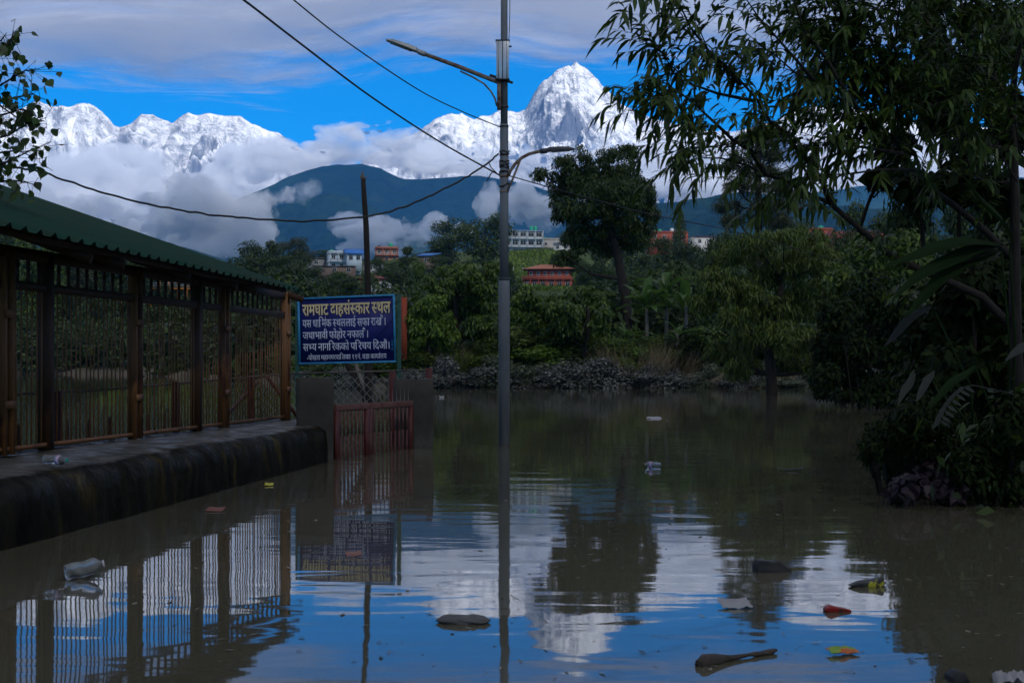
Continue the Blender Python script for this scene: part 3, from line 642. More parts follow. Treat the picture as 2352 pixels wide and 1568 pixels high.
# ------------------------------------------------------------------ gate
def pillar(c, sx, sy, h, rz, label):
    nx, nz = 6, 12; mb = MB(); mb.box((0, 0, h / 2 - .6), (sx, sy, h + 1.2)); me = mb.mesh('gate_pillar')
    bm = bmesh.new(); bm.from_mesh(me); bmesh.ops.subdivide_edges(bm, edges=bm.edges[:], cuts=7, use_grid_fill=True)
    co = np.array([v.co for v in bm.verts]); nz_ = fbm(co * 3, 4, 6) * .012; nn = [v.normal.copy() for v in bm.verts]
    bm.normal_update()
    for v, k in zip(bm.verts, nz_): v.co += v.normal * float(k)
    bm.to_mesh(me); bm.free()
    o = link('gate_pillar', me, M_PILLAR); o.location = c; o.rotation_euler = (0, 0, rz)
    return tag(o, label, 'pillar', 'gate pillars standing in the flood')
pillar((-3.26, 23.5, 0), .60, .50, 1.37, .16, 'grey rendered gate pillar at the end of the ledge, left of the red gate')
pillar((-1.90, 27.4, 0), .72, .50, 1.31, .16, 'grey rendered gate pillar right of the red gate')
G0, G1 = Vector((-2.985, 23.9, 0)), Vector((-1.88, 26.95, 0))
def gate():
    root = empty('red_gate', G0, 'low double gate of red steel bars half sunk in brown water', 'gate')
    d = (G1 - G0); L = d.length; d.normalize(); rz = math.atan2(d.y, d.x)
    n2 = Vector((-d.y, d.x, 0))
    for s0, s1 in ((.03, L * .40), (L * .40 + .04, L - .04)):
        leaf = empty('gate_leaf'); leaf.parent = root; leaf.location = (0, 0, 0)
        mb = MB(); mb.box(d * ((s0 + s1) / 2) + Vector((0, 0, .86)), (s1 - s0, .06, .10), rz); mb.build('top_rail', M_REDMUD, leaf, bevel=.005)
        mb = MB(); mb.box(d * ((s0 + s1) / 2) + Vector((0, 0, -.35)), (s1 - s0, .05, .08), rz); mb.build('lower_rail', M_RED, leaf)
        for s_ in (s0 + .05, s1 - .05):
            mb = MB(); mb.box(d * s_ + Vector((0, 0, .2)), (.11, .06, 1.24), rz); mb.build('stile', M_RED, leaf)
        nb = 7 if s0 < .1 else 9
        for k in range(nb):
            s_ = s0 + .05 + (s1 - s0 - .1) * (k + 1) / (nb + 1)
            mb = MB(); mb.box(d * s_ + Vector((0, 0, .60)), (.05, .02, .44), rz); mb.box(d * s_ + n2 * .001 + Vector((0, 0, -.02)), (.05, .02, .8), rz, mi=1)
            mb.build('bar', [M_REDMUD, M_RED], leaf)
            mb = MB(); s2 = s_ + .06
            mb.add([tuple(d * s2 + Vector(q)) for q in ((-.012, -.012, .86), (.012, -.012, .86), (.012, .012, .86), (-.012, .012, .86), (0, 0, 1.16))] + [], [[0, 1, 4], [1, 2, 4], [2, 3, 4], [3, 0, 4]])
            mb.build('spike', M_RAIL, leaf)
    return root
gate()

# ------------------------------------------------------------------ sign board
def text_mesh(body, off):
    c = bpy.data.curves.new('lettering', 'FONT'); c.body = body; c.size = 1; c.offset = off; c.resolution_u = 3
    o = bpy.data.objects.new('lettering', c); COL.objects.link(o)
    dg = bpy.context.evaluated_depsgraph_get(); me = bpy.data.meshes.new_from_object(o.evaluated_get(dg))
    bpy.data.objects.remove(o); bpy.data.curves.remove(c); return me
def xmax(body):
    me = text_mesh(body, 0); r = max(v.co.x for v in me.vertices); bpy.data.meshes.remove(me); return r
_aa = xmax('ा')
def adv(body): return xmax(body + 'ा') - _aa if body.strip() else xmax('ा' + body + 'ा') - xmax('ाा')
def line_mesh(tokens, off):
    """tokens: plain strings in visual order; ('half', c) is a half letter; ('reph',) the hook above the letter before"""
    bm = bmesh.new(); x = 0
    for t in tokens:
        if isinstance(t, str):
            if t.strip():
                me = text_mesh(t, off); b2 = bmesh.new(); b2.from_mesh(me); bpy.data.meshes.remove(me)
                bmesh.ops.translate(b2, verts=b2.verts, vec=(x, 0, 0)); me = bpy.data.meshes.new('x'); b2.to_mesh(me); b2.free(); bm.from_mesh(me); bpy.data.meshes.remove(me)
                x += adv(t)
            else: x += .22
        elif t[0] == 'half':
            me = text_mesh(t[1], off); b2 = bmesh.new(); b2.from_mesh(me); bpy.data.meshes.remove(me)
            mx = max(v.co.x for v in b2.verts); cut = mx * t[2]
            bmesh.ops.bisect_plane(b2, geom=b2.verts[:] + b2.edges[:] + b2.faces[:], plane_co=(cut, 0, 0), plane_no=(1, 0, 0), clear_outer=True)
            bmesh.ops.translate(b2, verts=b2.verts, vec=(x, 0, 0)); me = bpy.data.meshes.new('x'); b2.to_mesh(me); b2.free(); bm.from_mesh(me); bpy.data.meshes.remove(me); x += cut
        else:
            xx = x - .03; r0, r1 = .075 - off, .125 + off; prev = None
            for k in range(9):
                a = math.radians(-70 - 200 * k / 8); c = (xx + .02, .73)
                v0 = bm.verts.new((c[0] + math.cos(a) * r0, c[1] + math.sin(a) * r0 + .03, 0)); v1 = bm.verts.new((c[0] + math.cos(a) * r1, c[1] + math.sin(a) * r1 + .03, 0))
                if prev: bm.faces.new((prev[0], prev[1], v1, v0))
                prev = (v0, v1)
    return bm
def sign():
    dl, dr = 30.7, 29.9
    TL, TR = P(684, 684, dl), P(907, 674, dr); BL, BR = P(688, 836, dl), P(911, 832, dr)
    o0 = (BL + BR) / 2; X = ((TR - TL) + (BR - BL)); wid = X.length / 2; X.normalize(); Z = ((TL - BL) + (TR - BR)); hei = Z.length / 2; Z = (Z - X * Z.dot(X)).normalized(); Yn = X.cross(Z) * -1
    # X right, Z up, front faces the camera (-Y)
    Yb = Z.cross(X)
    R = Matrix((X, Yb, Z)).transposed().to_4x4()
    ctr = (TL + TR + BL + BR) / 4
    root = empty('sign_board', (ctr.x, ctr.y, 0), 'navy blue notice board with painted Devanagari lettering in a light blue frame', 'sign')
    T = Matrix.Translation(ctr - root.location) @ R
    def fin(mb_or_me, name, mat, parent=root):
        o = mb_or_me.build(name, mat, parent) if isinstance(mb_or_me, MB) else link(name, mb_or_me, mat, parent)
        o.matrix_local = T if parent is root else Matrix.Identity(4); return o
    mb = MB(); mb.box((0, 0, 0), (wid - .02, .012, hei - .02)); panel = fin(mb, 'panel', M_BLUE)
    fw = .042; fr = []
    for c, sz in (((0, -.012, hei / 2 - fw / 2), (wid, .035, fw)), ((0, -.012, -hei / 2 + fw / 2), (wid, .035, fw)), ((-wid / 2 + fw / 2, -.0125, 0), (fw, .034, hei - 2 * fw)), ((wid / 2 - fw / 2, -.0125, 0), (fw, .034, hei - 2 * fw))):
        mb = MB(); mb.box(c, sz); f_ = fin(mb, 'frame_strip', M_CYAN)
        nail = MB(); L = max(sz[0], sz[2]); k = 0
        for k in range(7):
            t = (k + .5) / 7 - .5
            q = (c[0] + t * L * (sz[0] > sz[2]), -.031, c[2] + t * L * (sz[2] > sz[0])); nail.box(q, (.012, .006, .012))
        o = nail.build('nail_heads', M_DARK, f_)
    def line(tokens, x0, x1, y0, y1, mat, off, shade=None, y=-.010, rot=0):
        bm = line_mesh(tokens, off); me = bpy.data.meshes.new('lettering')
        xs = [v.co.x for v in bm.verts]; a, b = min(xs), max(xs)
        W0, H0 = wid, hei; head = .64
        for v in bm.verts:
            fx = (v.co.x - a) / (b - a); fz = v.co.y / head
            if rot:
                px = x0 + (x1 - x0) * fz; pz = y1 + (y0 - y1) * fx
                v.co = Vector(((px - .5) * W0, y, (.5 - pz) * H0))
            else:
                v.co = Vector(((x0 + (x1 - x0) * fx - .5) * W0, y, (.5 - (y1 + (y0 - y1) * fz)) * H0))
        bm.to_mesh(me); 
        if shade:
            ms = me.copy()
            for v in ms.vertices: v.co += Vector((.012, .0015, -.014))
            fin(ms, 'letter_shade', shade)
        bm.free(); fin(me, 'lettering', mat)
    H = lambda c, f=.70: ('half', c, f)
    line(['रामघाट', ' ', 'दाहसं', H('स'), 'कार', ' ', H('स'), 'थल'], .045, .955, .105, .265, M_CREAM, .022, M_LSHADE)
    line(['यस', ' ', 'धाि', 'म', ('reph',), 'क', ' ', H('स'), 'थललाई', ' ', 'सफा', ' ', 'राखौं।'], .045, .90, .335, .445, M_WHITE, .006)
    line(['जथाभावी', ' ', 'फोहोर', ' ', 'नफालौं।'], .045, .72, .515, .62, M_WHITE, .006)
    line(['स', H('भ', .68), 'य', ' ', 'नागि', 'रकको', ' ', 'पि', 'रचय', ' ', 'िद', 'औं।'], .045, .935, .69, .795, M_WHITE, .006)
    line(['-पोखरा', ' ', 'महानगरपाि', 'लका', ' ', '११नं.', ' ', 'वडा', ' ', 'काया', ('reph',), 'लय'], .085, .905, .865, .935, M_WHITE, .004)
    line(['पुन', ' ', 'आट', ('reph',), ' ', 'पो.'], .955, .968, .66, .82, M_CYAN, .0, rot=1)
    for sx, zt in ((-1, .97), (1, 1.03)):
        mb = MB(); q = ctr + X * (sx * (wid / 2 + .055)) + Yb * .05
        z1 = ctr.z + hei / 2 * zt; mb.box(Vector((q.x, q.y, (z1 - 1) / 2)) - root.location, (.085, .085, z1 + 1)); mb.build('post', M_GREENP, root, bevel=.004)
        for zz in (-.32, .3):
            mb = MB(); mb.box(ctr + X * (sx * (wid / 2 + .01)) + Z * (zz * hei) - root.location, (.06, .03, .03)); mb.build('bracket', M_DARK, root)
sign()

# ------------------------------------------------------------------ lamp post
LX, LY = (1158 * K - 512) / F * 28, 28.0
def lamp_post():
    root = empty('lamp_post', (LX, LY, 0), 'tall stepped grey steel lamp post standing in the water', 'lamp post')
    def h(v): return CAMZ + (HZ - v * K) / F * LY
    def q(u, v, y=0.0): return Vector(((u * K - 512) / F * (LY + y) - LX, y, CAMZ + (HZ - v * K) / F * (LY + y)))
    j1, j2 = h(640), h(285)
    mb = MB(); mb.lathe((0, 0, 0), [(.112, -1), (.110, j1 - .18), (.106, j1 - .02), (.094, j1)], 20); mb.build('lower_section', M_STEEL, root, smooth=True)
    mb = MB(); mb.lathe((0, 0, 0), [(.090, j1 - .05), (.086, j1 + 1.4), (.083, j2 - .06), (.078, j2)], 20); mb.build('middle_section', M_STEEL, root, smooth=True)
    mb = MB(); mb.lathe((0, 0, 0), [(.072, j2 - .05), (.068, h(60)), (.066, 10.2), (.01, 10.22)], 20); mb.build('upper_section', M_STEEL, root, smooth=True)
    # joint bands
    for v, r in ((640, .118), (290, .088), (355, .089), (378, .092), (405, .091), (440, .091), (186, .082), (245, .086)):
        mb = MB(); mb.lathe((0, 0, h(v)), [(r, -.02), (r + .004, 0), (r, .02)], 18); mb.build('band', M_DARK if v not in (405, 440) else M_RUSTP, root)
    # upper arm and lamp
    arm = MB(); arm.tube([q(1150, 190, -.12), q(1128, 182, -.12), q(1060, 155, -.16), q(965, 120, -.22)], [.045, .045, .043, .04], 10); a = arm.build('long_arm', M_RUSTP, root, smooth=True)
    mb = MB(); mb.box((q(1146, 220, -.12)), (.075, .07, h(188) - h(252))); mb.build('arm_bracket', M_RUSTP, a)
    mb = MB(); mb.tube([q(1057, 163, -.14), q(1085, 176, -.13), q(1112, 192, -.12), q(1128, 210, -.12), q(1137, 226, -.12), q(1141, 243, -.12)], .018, 8); mb.build('curved_stay', M_RUSTP, a, smooth=True)
    def head(p, dx, name_mat, ln, parent, flip=1):
        """LED street lamp head: tapered body, fins, glass below; p neck, dx direction"""
        d = Vector(dx).normalized(); R = d.to_track_quat('X', 'Z').to_matrix()
        if (R @ Vector((0, 0, 1))).z < 0: R = R @ Matrix.Rotation(math.pi, 3, 'X')
        rootl = empty('lamp_head'); rootl.parent = parent; rootl.location = p; rootl.rotation_euler = R.to_euler()
        sec = [(0, .05, .045), (.10, .065, .06), (.16, .10, .075), (.5, .13, .07), (.85, .125, .05), (1, .09, .02)]
        V = []
        for s_, wd, th in sec:
            x = s_ * ln; V += [(x, -wd, -.02), (x, wd, -.02), (x, wd * .8, th - .02), (x, -wd * .8, th - .02)]
        Fc = []
        for i in range(len(sec) - 1):
            for k in range(4): Fc.append([i * 4 + k, (i + 1) * 4 + k, (i + 1) * 4 + (k + 1) % 4, i * 4 + (k + 1) % 4])
        Fc += [[3, 2, 1, 0], [len(V) - 4, len(V) - 3, len(V) - 2, len(V) - 1]]
        b = MB(); b.add(V, Fc); b.build('housing', name_mat, rootl, bevel=.006)
        g = MB(); g.box((ln * .58, 0, -.028), (ln * .62, .2, .012)); g.build('lens', M_LAMPG, rootl)
        for k in range(7):
            g = MB(); g.box((ln * (.32 + .085 * k), 0, .052 - .004 * k), (.012, .17, .03)); g.build('cooling_fin', name_mat, rootl)
        g = MB(); g.tube([(-.08, 0, .0), (.06, 0, .0)], .052, 10); g.build('clamp_sleeve', name_mat, rootl)
    head(q(968, 121, -.22), q(892, 92, -.25) - q(968, 121, -.22), M_ALU, .72, root)
    # lower arm on the right
    mb = MB(); mb.tube([q(1168, 402, -.06), q(1172, 392, -.06), q(1183, 376, -.07), q(1198, 362, -.08), q(1215, 353, -.09), q(1235, 348, -.1), q(1252, 346, -.1)], .032, 8); s_ = mb.build('short_arm', M_RUSTP, root, smooth=True)
    mb = MB(); mb.tube([q(1166, 438, -.06), q(1178, 410, -.07), q(1196, 364, -.08)], .022, 8); mb.build('stay', M_RUSTP, s_, smooth=True)
    head(q(1250, 346, -.1), q(1312, 341, -.12) - q(1250, 346, -.1), M_DARK, .58, root)
    # control box
    bx = empty('control_box'); bx.parent = root
    c = (q(1140, 95, -.14) + q(1169, 182, -.14)) / 2; hh = h(95) - h(182)
    mb = MB(); mb.box(c, (.25, .16, hh)); mb.build('box_body', M_BOX, bx, bevel=.012)
    for sx in (-.085, .0, .085):
        mb = MB(); mb.box(c + Vector((sx, -.083, 0)), (.014, .012, hh - .02)); mb.build('rib', M_ALU if sx else M_DARK, bx)
    for zz in (-1, 1):
        mb = MB(); mb.box(c + Vector((0, 0, zz * (hh / 2 + .008))), (.275, .18, .02)); mb.build('end_cap', M_DARK, bx)
    mb = MB(); mb.box(c + Vector((.15, 0, hh / 2 - .1)), (.05, .03, .03)); mb.build('lug', M_DARK, bx)
    mb = MB(); mb.bar(q(1125, 172, -.05), q(1178, 190, -.05), .045); mb.build('clamp_bar', M_DARK, bx)
    # tangles of tied cable on the pole
    rnd = random.Random(3)
    for v in (350, 372, 384, 398, 425):
        pts = []
        for k in range(15):
            a = k * .9; pts.append((math.cos(a) * .098, math.sin(a) * .098, h(v) + rnd.uniform(-.05, .05)))
        mb = MB(); mb.tube(pts, .011, 5); mb.build('tied_cable', M_WIRE, root)
    mb = MB(); mb.tube([q(1135, 392, -.1), q(1128, 398, -.12), q(1122, 408, -.12), q(1118, 416, -.12)], .012, 5); mb.build('loose_cable_end', M_WIRE, root)
    mb = MB(); mb.tube([q(1122, 372, -.1), q(1128, 384, -.12), q(1136, 392, -.1), q(1141, 398, -.1)], .011, 5); mb.build('loose_cable_end', M_WIRE, root)
    mb = MB(); mb.tube([q(1171, 0), q(1171, 30), q(1170, 60), q(1169, 90)], .008, 5); mb.build('pole_cable', M_WIRE, root)
lamp_post()

def wire(pts, r, label, wob=0, seed=1):
    pts = [Vector(p) for p in pts]; rnd = random.Random(seed); full = []
    for i in range(len(pts) - 1):
        p0 = pts[max(i - 1, 0)]; p1 = pts[i]; p2 = pts[i + 1]; p3 = pts[min(i + 2, len(pts) - 1)]
        for k in range(8):
            t = k / 8; full.append(.5 * ((2 * p1) + (p2 - p0) * t + (2 * p0 - 5 * p1 + 4 * p2 - p3) * t * t + (3 * p1 - p0 - 3 * p2 + p3) * t ** 3) + Vector((0, 0, rnd.uniform(-wob, wob))))
    full.append(pts[-1]); o0 = pts[-1]
    mb = MB(); mb.tube([p - o0 for p in full], r, 6); return tag(mb.build('overhead_cable', M_WIRE, smooth=True, loc=o0), label, 'cable')
wire([P(300, -180, 15), P(430, -90, 17), P(560, 0, 19), P(680, 92, 21), P(850, 220, 24), P(1010, 325, 26.5), P(1148, 402, 27.9)], .016, 'thick black cable dropping steeply from the top edge to the middle of the lamp post')
wire([P(520, -130, 17), P(675, 0, 19.5), P(800, 98, 22), P(960, 205, 25), P(1060, 255, 26.6), P(1148, 291, 27.9)], .011, 'thin black cable meeting the lamp post just above the short arm')
wire([P(-150, 330, 20), P(0, 377, 21), P(90, 393, 22), P(200, 430, 22.8), P(320, 463, 23.6), P(450, 488, 24.4), P(560, 500, 25), P(690, 507, 25.8), P(830, 498, 26.4), P(900, 483, 26.8), P(960, 462, 27), P(1050, 418, 27.4), P(1110, 382, 27.7), P(1145, 352, 27.9)], .018, 'slack black cable sagging across the picture from the left to the lamp post', .012)
wire([P(1166, 402, 28.0), P(1300, 440, 30), P(1480, 488, 33), P(1660, 525, 36), P(1800, 562, 38), P(1990, 620, 40), P(2200, 690, 42)], .013, 'thin cable running from the lamp post to the right past the big tree')

# ------------------------------------------------------------------ bare trunk behind the sign
def dead_tree():
    d = 32.6; b = W(842, d, 0); root = empty('dead_tree', b, 'bare dead trunk with a splintered top standing behind the notice board', 'dead tree')
    def q(u, v): return P(u, v, d) - b
    mb = MB(); mb.tube([Vector((0, 0, -.8)), q(846, 900), q(846, 780), q(845, 660), q(841, 520), q(837, 460), q(834, 410)], [.11, .10, .08, .072, .065, .06, .052], 10); mb.build('trunk', M_BARK, root, smooth=True)
    for pts, r in (([q(834, 415), q(833, 400), q(831, 391)], [.055, .03, .006]), ([q(836, 414), q(840, 408), q(842, 404)], [.03, .02, .005]), ([q(832, 412), q(828, 405), q(826, 402)], [.025, .018, .005])):
        mb = MB(); mb.tube(pts, r, 7); mb.build('splinter', M_BARKL, root)
    mb = MB(); mb.tube([q(842, 918), q(825, 885), q(808, 855), q(797, 835), q(790, 815)], [.09, .08, .07, .06, .05], 8); mb.build('leaning_stem', M_BARK, root, smooth=True)
    mb = MB(); mb.tube([q(842, 910), q(833, 880), q(822, 852), q(815, 830), q(811, 812)], [.07, .06, .055, .05, .04], 8); mb.build('leaning_stem', M_BARKL, root, smooth=True)
dead_tree()
mb = MB(); mb.box((0, 0, 2.1), (.40, .3, 4.2)); tag(mb.build('orange_pillar', M_ORANGE, loc=Vector(W(928, 96, P(928, 682, 96).z - 4.2))), 'orange painted pillar on the far bank just right of the notice board', 'pillar')
# ------------------------------------------------------------------ plants
RIB_OVAL = [(0, .06), (.45, .5), (1, .03)]
RIB_LANCE = [(0, .05), (.3, .5), (.7, .34), (1, .02)]
RIB_HEART = [(0, .22), (.12, .46), (.35, .5), (.62, .26), (.8, .07), (1, .01)]
RIB_BLADE = [(0, .03), (.12, .30), (.35, .5), (.6, .48), (.82, .32), (1, .02)]
RIB_GRASS = [(0, .5), (.4, .45), (.75, .28), (1, .03)]
def unit(a): return a / np.maximum(np.linalg.norm(a, axis=1, keepdims=True), 1e-9)
def leaf_geo(p, t, n, L, Wd, ribs, droop=0.0, fold=0.0):
    """leaves at p along t, face normal n; returns verts, quads"""
    p = np.asarray(p, float); t = unit(np.asarray(t, float)); m = len(p)
    s = unit(np.cross(t, n)); n2 = np.cross(s, t)
    L = np.broadcast_to(L, (m,))[:, None]; Wd = np.broadcast_to(Wd, (m,))[:, None]; dr = np.broadcast_to(droop, (m,))[:, None]
    V = []
    for a, hw in ribs:
        c = p + t * L * a + np.array([0, 0, -1.0]) * (dr * L * a * a)
        V += [c - s * Wd * hw, c + s * Wd * hw]
    k = len(ribs); V = np.stack(V, 1).reshape(-1, 3)
    base = (np.arange(m) * 2 * k)[:, None]
    f = np.concatenate([base + np.array([[2 * i, 2 * i + 1, 2 * i + 3, 2 * i + 2]]) for i in range(k - 1)])
    return V, f
def rng(s): return np.random.default_rng(s)
def clump_leaves(r, c, rad, n, up=.5, shell=.55):
    """n leaf positions in an ellipsoidal clump, with outward directions"""
    d = unit(r.normal(size=(n, 3))); q = (shell + (1 - shell) * r.random(n) ** .6)[:, None]
    p = c + d * q * rad
    nrm = unit(d * .8 + np.array([0, 0, up]) + r.normal(size=(n, 3)) * .45)
    t = unit(np.cross(nrm, r.normal(size=(n, 3)))); 
    return p, t, nrm
def leaf_mesh(name, clumps, nleaf, size, ribs=RIB_OVAL, seed=1, droop=.2, aspect=.5, hang=0.0, shell=.5, up=.5):
    r = rng(seed); Ps = []; Ts = []; Ns = []
    vol = np.array([c[1][0] * c[1][2] if hasattr(c[1], '__len__') else c[1] ** 2 for c in clumps]); vol = vol / vol.sum()
    for (c, rad), v in zip(clumps, vol):
        n = max(6, int(nleaf * v)); rad = np.array(rad if hasattr(rad, '__len__') else (rad,) * 3, float)
        p, t, nn = clump_leaves(r, np.array(c, float), rad, n, up, shell)
        # break the outline: push some leaves out along small sprays
        k = r.random(n) < .22; p[k] += (p[k] - np.array(c)) * r.uniform(.05, .35, (k.sum(), 1))
        Ps.append(p); Ts.append(t); Ns.append(nn)
    p = np.concatenate(Ps); t = np.concatenate(Ts); nn = np.concatenate(Ns)
    if hang: t = unit(t + np.array([0, 0, -hang]))
    L = size * r.uniform(.6, 1.35, len(p))
    V, f = leaf_geo(p, t, nn, L, L * aspect, ribs, droop)
    return mesh_np(name, V, [f])

M_LEAF = [mat_leaf('leaf_dark_green', (.011, .024, .004), (.056, .090, .010)), mat_leaf('leaf_mid_green', (.021, .048, .006), (.105, .158, .014)), mat_leaf('leaf_bright_green', (.042, .086, .008), (.155, .23, .022)),
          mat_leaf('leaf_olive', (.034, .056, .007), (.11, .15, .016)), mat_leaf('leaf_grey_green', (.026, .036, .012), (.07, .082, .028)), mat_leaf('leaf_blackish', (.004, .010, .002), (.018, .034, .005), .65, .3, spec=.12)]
M_MUD = mat_leaf('leaf_dry_mud_and_gap_shade', (.008, .011, .005), (.22, .22, .19), .85, .12, spec=.1)  # pale end is dry mud; near-black end colours in the shaded gaps between leaves
M_MUD2 = mat_leaf('leaf_half_coated_with_mud', (.02, .034, .010), (.13, .15, .09), .8, .15)
M_PURPLE = mat_leaf('leaf_dark_purple', (.007, .004, .006), (.032, .016, .024), .6, .2)
M_DRY = mat_leaf('dry_grass', (.10, .075, .035), (.24, .19, .11), .9, .3)
M_PEACH = mat_leaf('leaf_lance_green', (.014, .034, .005), (.06, .10, .012), .5, .35)
M_HEART = mat_leaf('leaf_heart_green', (.018, .04, .010), (.06, .10, .02), .35, .35)
M_BANANA = mat_leaf('leaf_banana', (.04, .09, .014), (.09, .16, .03), .4, .45)
M_BROAD = mat_leaf('leaf_broad_dark', (.006, .016, .004), (.012, .028, .006), .8, .3, spec=.1)
M_GREYB = mat_leaf('leaf_broad_mud_grey', (.022, .024, .020), (.05, .054, .046), .9, .2, spec=.1)

# one prototype crown per kind; trees on the slopes share them
def proto_crown(seed, kind):
    r = random.Random(seed); cl = []
    if kind == 'round':
        for k in range(16):
            a = r.uniform(0, 6.28); h = r.uniform(.16, .95); q = r.uniform(.1, .38) * (1 - .45 * abs(h - .6)); s = r.uniform(.12, .2)
            cl.append(((math.cos(a) * q, math.sin(a) * q, h), (s * 1.15, s * 1.15, s * .85)))
    elif kind == 'tall':
        for k in range(18):
            a = r.uniform(0, 6.28); h = r.uniform(.14, .97); q = r.uniform(.05, .30) * (1.2 - h); s = r.uniform(.08, .15)
            cl.append(((math.cos(a) * q, math.sin(a) * q, h), (s * 1.2, s * 1.2, s * .8)))
    elif kind == 'spread':
        for k in range(18):
            a = r.uniform(0, 6.28); h = r.uniform(.4, .97); q = r.uniform(.05, .45); s = r.uniform(.10, .16)
            cl.append(((math.cos(a) * q, math.sin(a) * q, h - q * .35), (s * 1.4, s * 1.4, s * .6)))
    else:   # bush
        for k in range(14):
            a = r.uniform(0, 6.28); q = r.uniform(0, .5); h = r.uniform(.1, .85) * (1 - q * .5); s = r.uniform(.14, .24)
            cl.append(((math.cos(a) * q, math.sin(a) * q, h), (s, s, s * .9)))
    return cl
def proto_trunk(cl, seed, name='trunk'):
    mb = MB(); r = random.Random(seed)
    mb.tube([(0, 0, -.06), (.005, 0, .15), (.01, .005, .4), (0, .01, .72)], [.026, .02, .015, .006], 7)
    for c, rad in cl[:9]:
        z0 = max(.12, c[2] * r.uniform(.4, .7)); mb.tube([(0, 0, z0), (c[0] * .5, c[1] * .5, (z0 + c[2]) / 2 - .01), c], [.011, .008, .003], 5, cap=False)
    me = mb.mesh(name, True); me.materials.append(M_BARK); return me
CR = {}
for kind, nl, sz in (('round', 6500, .038), ('tall', 5600, .035), ('spread', 5600, .034), ('bush', 3800, .050)):
    for v in range(3):
        cl = proto_crown(100 + v * 7, kind)
        CR[kind, v] = (leaf_mesh(kind + '_crown', cl, nl, sz, seed=20 + v, aspect=.6), proto_trunk(cl, v))
_mcache = {}
def tree(kind, v, mi, x, y, h, wd, label, group=None, rz=0, name='tree', z=None, crown='crown', trunk='trunk', cat='tree'):
    me, tr = CR[kind, v]; key = (kind, v, mi)
    if key not in _mcache:
        m2 = me.copy(); m2.materials.clear(); m2.materials.append(mi if not isinstance(mi, int) else M_LEAF[mi]); _mcache[key] = m2
    root = empty(name, (x, y, gz(x, y) - .1 if z is None else z), label, cat, group)
    o = link(crown, _mcache[key], None, root); o.scale = (wd, wd, h); o.rotation_euler = (0, 0, rz)
    t = link(trunk, tr, None, root); t.scale = (max(wd, h) * .8,) * 2 + (h,); t.scale = (wd, wd, h); t.rotation_euler = (0, 0, rz)
    return root
def tree_px(kind, v, mi, u, v_top, d, wpx, label, group=None, rz=0, **kw):
    """tree whose top is seen at (u, v_top) from d metres, wpx wide"""
    p = P(u, v_top, d); z0 = gz(p.x, d) - .1
    wd = wpx * K / F * d / .95; h = max(1.5, (p.z - z0) / .98)
    return tree(kind, v, mi, p.x, d, h, wd, label, group, rz, **kw)

# big shade tree in the middle distance, built clump by clump
def tree_from_view(name, d, trunk_r, trunk_uv, clumps, nleaf, size, mat, bark, label, seed=1, dd=2.5, ribs=RIB_OVAL, aspect=.42, droop=.35, hang=.5, flat=.6, z0=None, limb=.45, cat='tree', group=None, shell=.4, up=.5):
    r = random.Random(seed); b = W(trunk_uv[0][0], d); b.z = gz(b.x, d) - .2 if z0 is None else z0
    root = empty(name, b, label, cat, group)
    pts = [P(u, v, d) - b for u, v in trunk_uv]; pts[0] = Vector((pts[0].x, 0, 0))
    n = len(pts); rr = [trunk_r * (1 - .6 * i / max(1, n - 1)) for i in range(n)]
    mb = MB(); mb.tube(pts, rr, 9); mb.build('trunk', bark, root, smooth=True)
    cl = []; lm = MB()
    for (u, v, ru, rv) in clumps:
        y = r.uniform(-dd, dd); c = P(u, v, d + y) - b; sc = d / F * K
        # many small puffs filling the region unevenly
        rx, rz_ = ru * sc, rv * sc; m_ = max(rx, rz_)
        nk = max(8, int(15 * ru * rv / 770))
        for k in range(nk):
            dv = Vector((r.gauss(0, 1), r.gauss(0, 1), r.gauss(0, 1))).normalized() * (r.random() ** .4)
            s = r.uniform(.26, .5) * (15 / nk) ** .42; sr = (rx * rz_) ** .5 * s
            cl.append(((c.x + dv.x * rx, c.y + dv.y * rx, c.z + dv.z * rz_), (sr * 1.35, sr * 1.35, sr * 1.1)))
        # limb from the nearest trunk point below
        j = min(range(1, n), key=lambda i: (pts[i] - c).length + (1e3 if pts[i].z > c.z - .2 else 0)); a0 = pts[j]
        mid = a0.lerp(c, .55) + Vector((0, 0, -abs(c.x - a0.x) * .12)); lm.tube([a0, mid, c], [rr[j] * limb, rr[j] * limb * .6, rr[j] * .1], 6, cap=False)
        for k in range(3):
            e = c + Vector((r.uniform(-1, 1) * rx, r.uniform(-1, 1) * rx, r.uniform(-.6, .9) * rz_)); lm.tube([mid.lerp(c, .5), c.lerp(e, .5) + Vector((0, 0, -.02)), e], [rr[j] * limb * .35, rr[j] * .1, rr[j] * .04], 4, cap=False)
    lm.build('limbs', bark, root, smooth=True)
    link('crown', leaf_mesh('crown', cl, nleaf, size, ribs, seed, droop, aspect, hang, shell, up), mat, root)
    return root
tree_from_view('shade_tree', 118, .5, [(1442, 760), (1437, 690), (1428, 640), (1420, 590), (1405, 545), (1395, 500), (1390, 455)],
    [(1385, 460, 95, 66), (1300, 420, 52, 34), (1445, 440, 62, 54), (1335, 540, 52, 36), (1465, 530, 46, 42), (1400, 545, 50, 36), (1450, 346, 38, 19), (1398, 364, 28, 24), (1300, 372, 38, 19), (1245, 398, 28, 12), (1340, 358, 22, 17), (1370, 400, 50, 26), (1290, 480, 34, 26), (1300, 590, 30, 16), (1495, 490, 20, 34), (1430, 395, 40, 22)],
    52000, .27, M_LEAF[0], M_BARK, 'tall spreading tree with a forked black trunk and layered crown right of the lamp post', seed=4, dd=2.2)
